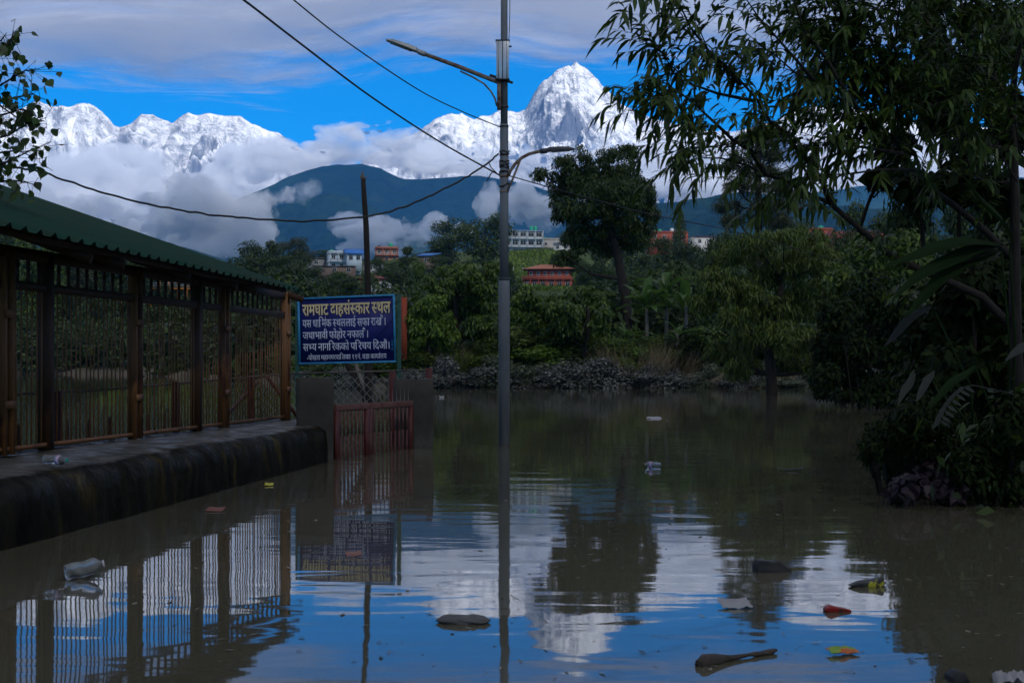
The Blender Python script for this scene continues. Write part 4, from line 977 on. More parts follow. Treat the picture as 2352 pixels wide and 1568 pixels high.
tree_from_view('pine_tree', 150, .5, [(1742, 640), (1742, 560), (1742, 480), (1742, 400), (1742, 330), (1742, 290)],
    [(1742, 290, 16, 20), (1725, 315, 30, 18), (1765, 320, 28, 18), (1715, 350, 36, 18), (1775, 350, 36, 18), (1700, 385, 42, 18), (1785, 390, 44, 18), (1745, 385, 30, 16), (1690, 425, 44, 18), (1795, 425, 46, 18), (1745, 425, 34, 16), (1685, 465, 46, 18), (1800, 465, 46, 18), (1740, 470, 40, 16), (1690, 500, 46, 16), (1790, 505, 50, 16)],
    20000, .42, M_LEAF[4], M_BARK, 'tall dark pine with drooping tiers behind the thin branches', seed=6, dd=2.5, ribs=RIB_LANCE, aspect=.16, flat=.45)
tree_from_view('waterside_tree', 74, .32, [(1775, 905), (1772, 860), (1765, 800), (1775, 730), (1790, 690), (1800, 640)],
    [(1680, 590, 50, 30), (1740, 560, 56, 26), (1800, 545, 50, 22), (1860, 545, 50, 22), (1640, 640, 44, 34), (1700, 660, 60, 36), (1770, 620, 60, 36), (1840, 600, 60, 36), (1900, 590, 44, 34), (1690, 720, 50, 30), (1760, 700, 60, 36), (1830, 690, 56, 40), (1890, 670, 50, 40), (1720, 780, 44, 26), (1850, 770, 50, 30), (1620, 690, 30, 26), (1660, 800, 40, 26), (1700, 840, 44, 26), (1800, 830, 50, 26), (1880, 830, 50, 30), (1790, 770, 50, 34)],
    34000, .27, M_LEAF[3], M_BARK, 'olive-leaved waterside tree leaning over the far right bank', seed=9, dd=2.0, ribs=RIB_LANCE, aspect=.24, hang=.8)
tree_from_view('bank_tree', 100, .22, [(1050, 850), (1050, 790), (1048, 730), (1046, 680), (1045, 640)],
    [(1045, 620, 40, 22), (1010, 650, 30, 22), (1080, 640, 40, 26), (1110, 670, 34, 30), (1040, 670, 50, 30), (1085, 710, 46, 32), (1020, 700, 34, 26), (1125, 630, 28, 24), (1100, 750, 44, 26)],
    15000, .30, M_LEAF[1], M_BARK, 'leafy mid-green tree on the bank just left of the lamp post', seed=12, dd=2.4, aspect=.55)
tree_from_view('bank_tree', 97, .18, [(985, 860), (985, 810), (984, 760)],
    [(985, 700, 34, 20), (955, 730, 28, 24), (1010, 730, 32, 24), (980, 750, 40, 30), (950, 775, 24, 18), (1020, 770, 30, 20)],
    9000, .28, M_LEAF[2], M_BARK, 'bright green bushy tree on the bank right of the notice board', seed=13, dd=1.6, aspect=.55)
tree_from_view('bank_tree', 99, .2, [(1345, 850), (1345, 800), (1350, 750), (1352, 710)],
    [(1340, 680, 36, 22), (1370, 700, 34, 24), (1300, 710, 40, 24), (1260, 700, 34, 22), (1240, 735, 36, 26), (1290, 750, 46, 28), (1350, 745, 46, 30), (1385, 735, 26, 24), (1220, 690, 26, 20)],
    13000, .28, M_LEAF[1], M_BARK, 'rounded green tree on the bank in front of the red hotel', seed=15, dd=2.2, aspect=.55)
tree_from_view('bank_tree', 104, .2, [(1200, 850), (1200, 800), (1200, 740)],
    [(1200, 690, 26, 24), (1185, 735, 24, 26), (1215, 740, 28, 26), (1190, 770, 34, 22), (1225, 780, 34, 22)],
    7000, .28, M_LEAF[2], M_BARK, 'light green young tree on the bank just right of the lamp post', seed=16, dd=1.8, aspect=.55)

# trees on the slope and along the skyline
SK = 'trees on the hillside below the town'
for (kd, v, mi, u, vt, d, wp, lab) in [
    ('round', 0, 0, 562, 566, 335, 120, 'dense rounded tree at the left end of the hillside, touching the green roof edge'),
    ('tall', 1, 0, 628, 550, 350, 110, 'tall vine-draped tree rising from the left hillside wood'),
    ('round', 1, 0, 598, 582, 315, 150, 'broad dark tree in the left hillside wood above the shed roof'),
    ('spread', 0, 4, 690, 543, 365, 100, 'thin-topped tree standing left of the blue-roofed house'),
    ('round', 2, 0, 665, 585, 320, 140, 'dark rounded tree below the thin-topped tree on the left hillside'),
    ('spread', 2, 0, 745, 572, 480, 60, 'small flat-crowned tree behind the blue-roofed house'),
    ('round', 0, 0, 740, 640, 300, 120, 'dark tree on the slope below the blue-roofed house'),
    ('round', 1, 1, 830, 622, 330, 70, 'green tree on the slope under the terrace of the blue-roofed house'),
    ('tall', 2, 0, 935, 566, 380, 90, 'tapering dark tree right of the bare trunk on the skyline'),
    ('round', 2, 0, 905, 620, 300, 100, 'dark tree on the slope right of the bare trunk'),
    ('round', 0, 0, 1032, 508, 500, 125, 'rounded tree on the skyline left of the lamp post, the farther of two'),
    ('round', 1, 0, 1110, 488, 490, 140, 'large rounded tree on the skyline just left of the lamp post'),
    ('tall', 0, 1, 965, 605, 260, 90, 'green tree on the slope below the small blue-roofed hut'),
    ('round', 2, 0, 1168, 600, 330, 40, 'dark tree beside the grass slope below the grey apartment block'),
    ('spread', 1, 0, 1310, 560, 420, 70, 'dark tree at the right edge of the grass slope'),
    ('round', 1, 0, 1345, 600, 330, 70, 'dark tree on the slope behind the big forked tree'),
    ('round', 0, 0, 1365, 575, 360, 80, 'dark tree left of the forked trunk on the slope'),
    ('tall', 1, 0, 1560, 478, 430, 60, 'layered tree on the skyline right of the big forked tree'),
    ('round', 2, 0, 1520, 545, 380, 110, 'dark tree under the green rooftop tanks on the right'),
    ('round', 0, 0, 1590, 560, 330, 110, 'dark tree in front of the white house on the right skyline'),
    ('tall', 2, 0, 1480, 585, 300, 100, 'dark tree right of the forked trunk on the slope'),
    ('spread', 2, 0, 1960, 455, 200, 120, 'round-topped tree behind the thin branches right of the pine'),
    ('round', 1, 0, 1930, 520, 170, 150, 'dark tree under the red roof on the right'),
    ('round', 2, 1, 1560, 620, 180, 120, 'green tree behind the banana plants'),
    ('round', 0, 0, 2080, 500, 130, 170, 'dark tree on the right slope behind the broad leaves'),
    ('tall', 0, 0, 2200, 470, 110, 170, 'tall dark tree on the right slope, second from the right edge'),
    ('round', 1, 5, 2320, 430, 90, 210, 'black-green tree filling the right edge behind the near branches'),
    ('round', 2, 0, 1650, 545, 120, 130, 'bushy tree to the left of the olive waterside tree'),
    ('round', 0, 0, 1480, 640, 140, 120, 'dark tree at the foot of the forked trunk'),
    ('round', 1, 5, 1420, 670, 130, 130, 'shadowy tree behind the banana plants, beside the forked trunk'),
    ('round', 1, 0, 530, 600, 300, 120, 'dark tree spilling over the green roof edge at the foot of the left wood'),
    ('round', 0, 0, 700, 610, 290, 130, 'broad dark tree on the left slope just above the tip of the green roof'),
    ('tall', 0, 0, 805, 640, 280, 110, 'dark tree on the slope left of the bare trunk'),
    ('round', 2, 0, 1460, 520, 470, 130, 'dark tree filling the gap behind the forked tree on its right'),
    ('round', 1, 0, 1640, 535, 400, 130, 'dark tree beside the white house on the right skyline'),
    ('round', 0, 0, 1860, 515, 300, 160, 'dark tree in front of the red-walled house right of the pine'),
    ('round', 2, 0, 2040, 490, 240, 150, 'dark tree at the right end of the red-roofed house'),
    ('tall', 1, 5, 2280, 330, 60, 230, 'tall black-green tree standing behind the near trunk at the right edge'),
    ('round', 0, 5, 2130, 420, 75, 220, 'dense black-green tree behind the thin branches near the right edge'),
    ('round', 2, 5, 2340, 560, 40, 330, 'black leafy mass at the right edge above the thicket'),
    ('bush', 1, 0, 715, 606, 400, 70, 'dark bush below the grey tin shed on the left skyline'),
    ('bush', 2, 1, 775, 622, 395, 80, 'green bush hiding the foot of the long rusty shed'),
    ('round', 1, 0, 880, 590, 420, 60, 'dark tree in front of the terracotta house'),
    ('round', 0, 0, 1000, 590, 400, 70, 'dark tree in front of the small blue-roofed hut'),
    ('bush', 0, 1, 870, 690, 150, 150, 'leafy thicket behind the notice board'),
    ('tall', 1, 0, 760, 660, 170, 110, 'dark tree directly behind the left half of the notice board'),
    ('round', 2, 1, 900, 700, 120, 100, 'green tree behind the right half of the notice board'),
    ]:
    tree_px(kd, v, mi, u, vt, d, wp, lab, SK, rz=(u * 7 % 628) / 100)
rr = random.Random(8)
ORD = ['first', 'second', 'third', 'fourth', 'fifth', 'sixth', 'seventh', 'eighth', 'ninth', 'tenth', 'eleventh', 'twelfth', 'thirteenth', 'fourteenth', 'fifteenth', 'sixteenth', 'seventeenth', 'eighteenth', 'nineteenth', 'twentieth', 'twenty-first', 'twenty-second', 'twenty-third', 'twenty-fourth', 'twenty-fifth', 'twenty-sixth', 'twenty-seventh', 'twenty-eighth', 'twenty-ninth', 'thirtieth']
for i in range(24):
    u = -150 + i * 34 + rr.uniform(-8, 8); d = rr.uniform(288, 335); vt = np.interp(u, [-150, 100, 250, 400, 500, 660], [515, 535, 570, 615, 640, 665]) + rr.uniform(-14, 16)
    tree_px(rr.choice(['round', 'tall', 'round']), i % 3, rr.choice([0, 0, 1, 4]), u, vt, d, rr.uniform(110, 170), f'dark leafy tree on the far shore behind the brown bars, {ORD[i]} from the left', 'trees on the far shore behind the bars', rz=rr.uniform(0, 6))
for i in range(12):
    u = -40 + i * 55 + rr.uniform(-15, 15); d = rr.uniform(250, 275); x = W(u, d).x
    d2 = 258 + max(0, (-x - 100)) * .15
    tree_px('bush', i % 3, rr.choice([1, 1, 2, 0]), u, rr.uniform(745, 800), d2 + 14, rr.uniform(80, 140), f'low green bush at the far waterline behind the bars, {ORD[i]} from the left', 'bushes on the far shore behind the bars', rz=rr.uniform(0, 6), name='bush', crown='foliage', trunk='stems', cat='bush')

# dark wood covering the slopes between the single trees
def woods():
    r = rng(77); V = []; Fs = []; n0 = 0; rnd = random.Random(5)
    base = [CR['round', 0][0], CR['round', 1][0], CR['tall', 2][0], CR['bush', 0][0]]
    arrs = []
    for me in base:
        co = np.zeros(len(me.vertices) * 3, np.float32); me.vertices.foreach_get('co', co); co = co.reshape(-1, 6, 3)
        arrs.append(co)
    quad = np.array([[0, 1, 3, 2], [2, 3, 5, 4]])
    for k in range(760):
        y = rnd.uniform(120, 640); u = rnd.uniform(480, 2420) if k < 390 else rnd.uniform(-200, 560)
        if k >= 460: y = rnd.uniform(135, 330); u = rnd.uniform(-250, 690)
        x = W(u, y).x
        if lake_dist(np.array([x]), np.array([y]))[0] < (12 if k < 460 else 1.5): continue
        uu = (x / y * F + 512) / K
        if 1165 < uu < 1325 and y > 400: continue            # open grass slope and the houses above
        h = rnd.uniform(5, 11); wd = rnd.uniform(6, 11)
        if y > 430 and 690 < uu < 1165: h = rnd.uniform(2, 4)
        a = arrs[rnd.randrange(4)]; m = 900
        co = a[r.choice(len(a), m, replace=False)]
        ctr = co.mean(1, keepdims=True); co = ctr + (co - ctr) * 1.9
        c, s = math.cos(k), math.sin(k); co = co @ np.array([[c, s, 0], [-s, c, 0], [0, 0, 1]])
        zz = gz(x, y) - .8
        zmax = CAMZ + (HZ - np.interp(uu, [-300, 400, 540, 700, 760, 900, 1000, 1150, 1185, 1195, 1312, 1325, 1400, 1600, 1900, 2400], [560, 640, 620, 640, 640, 620, 600, 620, 640, 700, 700, 640, 600, 570, 560, 520]) * K) / F * y
        h = min(h, max(2.0, zmax - zz))
        V.append((co * np.array([wd, wd, h]) + np.array([x, y, zz])).reshape(-1, 3))
        f = (np.arange(m) * 6)[:, None, None] + quad[None]; Fs.append(f.reshape(-1, 4) + n0); n0 += m * 6
    return tag(link('woods', mesh_np('woods', np.concatenate(V), Fs), M_LEAF[0]), 'dark leafy wood covering the slope below the town', 'wood', kind='stuff')
woods()

# mud-coated shrubs along the far waterline, greener shrubs and grass behind them
G1n = 'mud-coated shrubs along the far waterline'; G2n = 'green shrubs on the bank behind the muddy ones'
rr = random.Random(21)
def shore_d(u):
    ds = np.arange(70, 130, .25); x = (u * K - 512) / F * ds; k = np.nonzero(lake_dist(x, ds) > 0)[0]
    return float(ds[k[0]]) if len(k) else 100.0
def side_label(us, base):
    L = [i for i, u in enumerate(us) if u < 1158]; R = [i for i, u in enumerate(us) if u >= 1158]; r = {}
    for k, i in enumerate(reversed(L)): r[i] = f'{base}, {ORD[k]} to the left of the lamp post'
    for k, i in enumerate(R): r[i] = f'{base}, {ORD[k]} to the right of the lamp post'
    return r
us = [690 + i * 41 + rr.uniform(-10, 10) for i in range(33)]; lb = side_label(us, 'low mud-grey shrub at the far waterline')
for i, u in enumerate(us):
    d = shore_d(u) + rr.uniform(-.6, .7); x = W(u, d).x
    tree('bush', i % 3, M_MUD if rr.random() < .72 else M_MUD2, x, d, rr.uniform(.8, 2.6), rr.uniform(2.4, 5.0), lb[i], G1n, rz=rr.uniform(0, 6), name='mud_coated_shrub', z=-.25, crown='foliage', trunk='stems', cat='shrub')
us = [695 + i * 37 + rr.uniform(-10, 10) for i in range(40)]; lb = side_label(us, 'green leafy shrub above the mud-grey ones')
for i, u in enumerate(us):
    d = shore_d(u) + rr.uniform(3, 8); x = W(u, d).x
    tree('bush', (i + 1) % 3, rr.choice([1, 2, 2, 1, 3]) if u < 1560 else rr.choice([0, 5, 1]), x, d, rr.uniform(1.8, 3.8), rr.uniform(4, 6.5), lb[i], G2n, rz=rr.uniform(0, 6), name='bank_shrub', crown='foliage', trunk='stems', cat='shrub')

def grass_clump(x, y, h, wd, n, mat, label, name='grass_clump', seed=1, lean=.5, kind='grass', plume=None, group=None):
    r = rng(seed); z = gz(x, y) - .05
    a = r.uniform(0, 6.28, n); q = np.sqrt(r.random(n)) * wd * .5
    p = np.stack([np.cos(a) * q, np.sin(a) * q, 0 * a], 1)
    t = np.stack([np.cos(a) * lean * r.random(n), np.sin(a) * lean * r.random(n), np.ones(n)], 1) + r.normal(size=(n, 3)) * .15
    nn = np.stack([np.cos(a + 1.2), np.sin(a + 1.2), .2 + 0 * a], 1)
    L = h * r.uniform(.6, 1.15, n)
    V, f = leaf_geo(p, t, nn, L, .035 + 0 * L, RIB_GRASS, .25 * r.random(n))
    root = empty(name, (x, y, z), label, 'grass', group)
    link('blades', mesh_np('blades', V, [f]), mat, root)
    if plume:
        m = plume; i = r.choice(n, m); tip = p[i] + unit(t[i]) * L[i][:, None]
        P2 = np.repeat(tip, 14, 0) + r.normal(size=(m * 14, 3)) * np.array([.05, .05, .16]); T2 = r.normal(size=(m * 14, 3)) * .6 + np.array([0.4, 0, .6])
        V, f = leaf_geo(P2, T2, r.normal(size=(m * 14, 3)), .16, .014, RIB_OVAL, .4); link('plumes', mesh_np('plumes', V, [f]), M_DRY, root)
    return root
for k, (u, d, h, wd, n, mt, lab, pl, ln) in enumerate([
    (1010, 99, 2.4, 4.0, 420, M_DRY, 'pale feathery grass clump above the muddy shrubs left of the lamp post', 22, .7),
    (1455, 98, 3.0, 4.5, 460, M_DRY, 'big pale arching grass clump on the bank below the banana plants', 26, .9),
    (955, 101, 2.2, 3.0, 300, M_LEAF[2], 'upright green reed clump on the bank right of the notice board', None, .4),
    (1090, 100, 2.0, 5.0, 700, M_LEAF[2], 'fresh green grass tuft on the bank left of the lamp post', None, .6),
    (1120, 102, 2.2, 4.0, 500, M_LEAF[2], 'fresh green grass tuft nearest the lamp post on its left', None, .6),
    (1230, 102, 2.6, 6.0, 800, M_LEAF[1], 'green grass thicket on the bank right of the lamp post', None, .6),
    (1240, 108, 3.4, 2.0, 120, M_DRY, 'tall thin pale grass stems behind the lamp post', 14, .3),
    (1550, 99, 2.3, 3.0, 260, M_DRY, 'small pale grass clump to the right of the big arching one', 12, .8),
    (690, 34, 1.7, 1.6, 300, M_DRY, 'dry reeds between the last brown post and the left sign post', None, .3),
    (560, 60, 2.6, 6.0, 800, M_LEAF[3], 'tall reeds standing in water behind the right end of the brown bars', None, .3),
    (330, 62, 2.4, 4.0, 500, M_LEAF[2], 'green reeds in the water behind the middle of the brown bars', None, .3),
    ]):
    grass_clump(W(u, d).x, d, h, wd, n, mt, lab, seed=50 + k, plume=pl, lean=ln)
def meadow():
    r = rng(5); n = 5200; y = r.uniform(400, 575, n); u = r.uniform(1165, 1320, n); x = (u * K - 512) / F * y
    z = ground_z(x, y); p = np.stack([x, y, z - .1], 1)
    V, f = leaf_geo(p, r.normal(size=(n, 3)) * .5 + np.array([0, 0, 1.0]), r.normal(size=(n, 3)), r.uniform(1.2, 2.6, n), .55, RIB_OVAL, .4)
    return tag(link('meadow_grass', mesh_np('meadow_grass', V, [f]), M_LEAF[2]), 'bright green rough grass on the open slope below the grey apartment block', 'grass', kind='stuff')
meadow()

# banana plants
def banana(u, d, h, n, label, seed, z0=None):
    r = random.Random(seed); b = W(u, d); b.z = gz(b.x, d) - .1 if z0 is None else z0
    root = empty('banana_plant', b, label, 'banana plant', 'banana plants on the far bank')
    mb = MB(); mb.tube([(0, 0, 0), (.03, 0, h * .35), (.0, .02, h * .62)], [.16, .13, .07], 8); mb.build('stem', M_BARKL, root, smooth=True)
    for k in range(n):
        a = k * 2.4 + r.uniform(-.3, .3); el = r.uniform(.35, 1.45); ln = h * r.uniform(.38, .55); wd = ln * r.uniform(.17, .23)
        p0 = Vector((0, 0, h * r.uniform(.42, .60))); dr = r.uniform(.25, .6); t = Vector((math.cos(a) * math.cos(el), math.sin(a) * math.cos(el), math.sin(el)))
        side = t.cross(Vector((0, 0, 1))).normalized(); V = []; Fc = []; m = 13
        for i in range(m):
            s = i / (m - 1); c = p0 + t * (ln * s) - Vector((0, 0, dr * ln * s * s)); w_ = wd * (math.sin(math.pi * min(1, .08 + s * .92)) ** .6) * (.15 if s < .12 else 1) * .5
            tear = r.uniform(-.12, .12) * wd
            up_ = side.cross(t).normalized() * (w_ * .35)
            V += [c - side * w_ - t * tear + up_, c, c + side * w_ + t * tear + up_]
        for i in range(m - 1):
            Fc += [[i * 3, i * 3 + 1, i * 3 + 4, i * 3 + 3], [i * 3 + 1, i * 3 + 2, i * 3 + 5, i * 3 + 4]]
        link('leaf', mesh_np('leaf', np.array([tuple(q) for q in V]), [np.array(Fc)]), M_BANANA, root)
for k, (u, d, h, n, lab) in enumerate([(1485, 106, 7.2, 13, 'tall banana plant left of centre in the group on the far bank'), (1530, 107, 8.0, 14, 'tallest banana plant in the middle of the group on the far bank'), (1575, 105, 7.2, 13, 'banana plant with upright leaf at the right of the group'),
                                       (1440, 101, 4.2, 9, 'low banana plant with pale leaves left of the group'), (1555, 100, 4.6, 9, 'low banana plant with hanging leaves in front of the group')]):
    banana(u, d, h, n, lab, 60 + k)

# ------------------------------------------------------------------ near tree on the right: long thin leaves
def near_tree():
    d0 = 17.0; b = W(2340, d0); b.z = gz(b.x, d0) - .3
    root = empty('lance_leaved_tree', b, 'near tree with long drooping lance-shaped leaves reaching in from the right', 'tree')
    r = random.Random(31); limbs = []
    def L(pts, da, db, ra, rb):
        n = len(pts); limbs.append(([P(u, v, da + (db - da) * i / (n - 1)) - b for i, (u, v) in enumerate(pts)], ra, rb))
    L([(2340, 1000), (2335, 800), (2334, 640), (2334, 476), (2330, 352), (2326, 248), (2289, 186), (2256, 124), (2222, 62), (2200, -20)], 17, 16, .095, .016)
    L([(2336, 760), (2250, 680), (2140, 630), (2050, 590), (2011, 559), (1958, 509), (1904, 464), (1866, 445), (1813, 418), (1759, 395), (1717, 381), (1660, 366), (1610, 358)], 17, 13.6, .06, .006)
    L([(1904, 464), (1891, 422), (1866, 385), (1837, 344), (1804, 306), (1771, 273), (1734, 232), (1701, 190), (1668, 157), (1630, 110), (1600, 60)], 14.9, 13.2, .035, .005)
    L([(1751, 392), (1720, 345), (1684, 315), (1643, 281), (1601, 248), (1565, 215), (1540, 195)], 14.2, 13.2, .03, .005)
    L([(2334, 600), (2260, 530), (2189, 468), (2144, 435), (2102, 393), (2073, 352), (2057, 323), (2024, 290), (1970, 248), (1916, 219), (1866, 182), (1825, 166), (1770, 120)], 16.8, 13.8, .05, .007)
    L([(2057, 323), (2040, 269), (2032, 207), (2040, 145), (2057, 83), (2062, 20), (2070, -60)], 15.2, 14.4, .025, .006)
    L([(1970, 248), (1930, 190), (1890, 130), (1850, 70), (1820, 0), (1800, -60)], 14.6, 13.8, .03, .006)
    L([(2326, 248), (2335, 165), (2345, 80), (2352, 0), (2360, -60)], 16.4, 16, .045, .012)
    L([(2289, 186), (2200, 130), (2130, 60), (2090, -20)], 16.2, 15.5, .03, .008)
    L([(1804, 306), (1760, 320), (1700, 330), (1650, 335), (1590, 340)], 14.4, 13.4, .02, .004)
    L([(2073, 352), (1990, 340), (1920, 330), (1860, 330)], 15.2, 14.4, .025, .005)
    L([(2102, 393), (2020, 390), (1950, 395), (1880, 405)], 15.4, 14.6, .022, .005)
    L([(1734, 232), (1650, 215), (1590, 195), (1540, 150), (1510, 100)], 13.9, 13.2, .02, .004)
    L([(1701, 190), (1640, 130), (1590, 60), (1560, 0), (1540, -50)], 13.6, 13.0, .02, .004)
    L([(1866, 182), (1800, 100), (1740, 40), (1690, -40)], 14.2, 13.5, .02, .004)
    L([(2330, 352), (2260, 330), (2200, 290), (2150, 230), (2110, 160)], 16.6, 15.6, .03, .006)
    L([(2334, 420), (2280, 420), (2220, 400), (2170, 400)], 16.8, 16, .02, .005)
    L([(1565, 215), (1535, 232)], 13.4, 13, .01, .003)
    for k in range(26):       # thin upright shoots in the crown above the right half
        u = r.uniform(1880, 2352); v = r.uniform(120, 420); L([(u, v), (u - r.uniform(-10, 40), v - 70), (u - r.uniform(-20, 90), v - r.uniform(120, 200))], 15.8, 15.0, .010, .004)
    mb = MB(); tw = MB()
    leafP = []; leafT = []; leafN = []; leafL = []
    def twig(p, dirv, ln, rad):
        """a drooping twig with leaves along it"""
        m = 5; pts = [p]
        dv = dirv.normalized()
        for k in range(m):
            dv = (dv + Vector((r.uniform(-.16, .16), r.uniform(-.16, .16), r.uniform(-.20, .06)))).normalized(); pts.append(pts[-1] + dv * (ln / m))
        tw.tube(pts, [rad * (1 - .75 * k / m) for k in range(m + 1)], 4, cap=False)
        nl = int(ln / .032)
        for k in range(nl):
            s = (k + .5) / nl * m; i = min(int(s), m - 1); q = pts[i].lerp(pts[i + 1], s - i); a = (pts[i + 1] - pts[i]).normalized()
            side = Vector((r.gauss(0, 1), r.gauss(0, 1), r.gauss(-.1, .6))).normalized()
            t = (a * .75 + side * .75 + Vector((0, 0, -.12))).normalized()
            leafP.append(q); leafT.append(t); leafN.append(Vector((r.uniform(-.5, .5), r.uniform(-.5, .5), 1))); leafL.append(r.uniform(.11, .19))
    for pts, ra, rb in limbs:
        n = len(pts); rad = [ra + (rb - ra) * (i / (n - 1)) ** .7 for i in range(n)]
        wob = [p + Vector((r.uniform(-.02, .02), 0, r.uniform(-.02, .02))) for p in pts]; mb.tube(wob, rad, 7)
        Ltot = sum((wob[i + 1] - wob[i]).length for i in range(n - 1)); acc = 0
        for i in range(n - 1):
            seg = wob[i + 1] - wob[i]; sl = seg.length; k = 0
            num = max(1, int(sl / .05))
            for k in range(num):
                f = (acc + sl * k / num) / Ltot
                if rad[i] > .055: continue
                uu = (wob[i].x + b.x) / (wob[i].y + b.y) * F / K + 512 / K
                dens = 1.35 if uu < 1640 else .7 if uu < 1900 else .95
                if uu > 1850 and wob[i].z + b.z < CAMZ + 2.2 and r.random() < .5: continue
                if r.random() > (.3 + .8 * f) * dens * .8: continue
                p = wob[i].lerp(wob[i + 1], r.random())
                dv = seg.normalized() * .6 + Vector((r.gauss(0, .55), r.gauss(0, .45), r.gauss(.15, .55)))
                if r.random() < .5: dv += Vector((-.35, 0, .1))
                twig(p, dv, r.uniform(.35, .85) * (.8 + .4 * f), .005)
            acc += sl
        twig(wob[-1], wob[-1] - wob[-2], .42, .005)
        twig(wob[-1], (wob[-1] - wob[-2]).normalized() + Vector((r.uniform(-.4, .4), 0, r.uniform(-.3, .3))), .5, .005)
    mb.build('limbs', M_BARK, root, smooth=True)
    tag(tw.build('twigs', M_BARK, root), kind='stuff')
    V, f = leaf_geo(np.array([tuple(q) for q in leafP]), np.array([tuple(q) for q in leafT]), np.array([tuple(q) for q in leafN]), np.array(leafL), np.array(leafL) * .26, [(0, .05), (.22, .45), (.5, .5), (.78, .28), (1, .02)], np.array([r.uniform(.2, .75) for _ in leafL]))
    link('leaves', mesh_np('leaves', V, [f]), M_PEACH, root)
    print('near leaves', len(leafL))
near_tree()

# heart-leaved branch at the upper left
def heart_tree():
    d = 16.0; b = Vector((-8.2, 17.0, -1)); root = empty('heart_leaved_tree', b, 'branches with heart-shaped leaves hanging in at the upper left corner', 'tree')
    r = random.Random(12); mb = MB(); LP = []; LT = []; LN = []; LL = []
    mb.tube([Vector((0, 0, 0)), P(-260, 700, d + 1) - b, P(-200, 350, d + .6) - b, P(-160, 100, d + .4) - b, P(-120, -60, d) - b], [.16, .13, .10, .07, .04], 8)
    ends = []
    for pts in ([(-170, 200), (-60, 170), (0, 125), (22, 100), (32, 70)], [(-170, 250), (-60, 230), (10, 190), (60, 160), (80, 165)], [(-180, 260), (-40, 240), (30, 225), (75, 215), (95, 225)], [(-180, 330), (-60, 330), (20, 310), (60, 285), (105, 270)], [(-190, 420), (-70, 400), (20, 370), (70, 345), (118, 325)], [(-190, 420), (-80, 430), (0, 415), (50, 415), (85, 425)],
                [(-170, 200), (-80, 210), (-10, 235), (40, 270), (60, 280)], [(-190, 380), (-60, 375), (0, 350), (40, 345), (90, 365)], [(-170, 240), (-70, 140), (-20, 110), (5, 90), (15, 75)], [(-180, 300), (-60, 280), (10, 262), (50, 250), (80, 260)]):
        q = [P(u, v, d + .5 - .1 * i + r.uniform(-.15, .15)) - b for i, (u, v) in enumerate(pts)]; mb.tube(q, [.03, .018, .012, .008, .004], 5)
        for i in range(1, len(q) - 1):
            for k in range(12 if i < 3 else 10):
                p = q[i].lerp(q[i + 1], r.random()); off = Vector((r.gauss(0, .13), r.gauss(0, .2), r.gauss(-.03, .12))); mb.tube([p, p + off], .003, 3, cap=False)
                LP.append(p + off); LT.append(Vector((r.gauss(0, .5), r.gauss(0, .5), r.gauss(-.55, .5)))); LN.append(Vector((r.gauss(0, .6), r.gauss(-.6, .6), r.gauss(.5, .5)))); LL.append(r.uniform(.075, .125))
    mb.build('limbs', M_BARK, root)
    V, f = leaf_geo(np.array([tuple(q) for q in LP]), np.array([tuple(q) for q in LT]), np.array([tuple(q) for q in LN]), np.array(LL), np.array(LL) * .95, RIB_HEART, .1)
    link('leaves', mesh_np('leaves', V, [f]), M_HEART, root)
heart_tree()

# dark growth on the near right bank
def bank_bush(name, label, clumps, d, nleaf, size, mat, seed, ribs=RIB_OVAL, aspect=.55, dd=.8, stems=True, hang=.3, group=None, cat='shrub'):
    r = random.Random(seed); cx = sum(c[0] for c in clumps) / len(clumps); b = W(cx, d); b.z = max(-.2, gz(b.x, d) - .2)
    root = empty(name, b, label, cat, group); cl = []; mb = MB()
    for (u, v, ru, rv) in clumps:
        y = r.uniform(-dd, dd); c = P(u, v, d + y) - b; sc = d / F * K; cl.append(((c.x, c.y, c.z), (ru * sc, ru * sc * .9, rv * sc)))
        base = Vector((c.x * .5, c.y * .4, 0)) if name != 'climbing_vine' else c + Vector((r.uniform(-.3, .3), .2, -.7)); mb.tube([base, base.lerp(c, .5) + Vector((0, 0, .1)), c], [.03, .02, .008], 5, cap=False)
        for k in range(3):
            e = c + Vector((r.uniform(-1, 1) * ru * sc, r.uniform(-1, 1) * ru * sc, r.uniform(-1, 1) * rv * sc)); mb.tube([base.lerp(c, .6), e], [.012, .004], 4, cap=False)
    mb.build('stems', M_BARK, root)
    link('foliage', leaf_mesh('foliage', cl, nleaf, size, ribs, seed, .3, aspect, hang, .25), mat, root); return root
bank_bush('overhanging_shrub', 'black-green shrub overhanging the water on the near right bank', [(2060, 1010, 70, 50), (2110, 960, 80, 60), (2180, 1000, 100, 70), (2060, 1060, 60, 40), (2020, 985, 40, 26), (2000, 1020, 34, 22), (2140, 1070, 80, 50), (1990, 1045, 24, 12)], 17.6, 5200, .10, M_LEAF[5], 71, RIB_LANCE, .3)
bank_bush('coleus_plant', 'low purple-leaved plant at the waterline on the near right bank', [(2090, 1110, 45, 30), (2140, 1090, 50, 34), (2060, 1130, 30, 16), (2180, 1120, 45, 26)], 16.6, 900, .10, M_PURPLE, 72, RIB_HEART, .8)
bank_bush('overhanging_shrub', 'dark small-leaved shrub at the right edge of the water', [(2230, 1070, 60, 50), (2290, 1050, 70, 60), (2250, 1120, 80, 26), (2330, 1110, 60, 40), (2340, 980, 60, 70)], 16.4, 4200, .08, M_LEAF[5], 73, RIB_OVAL, .6)
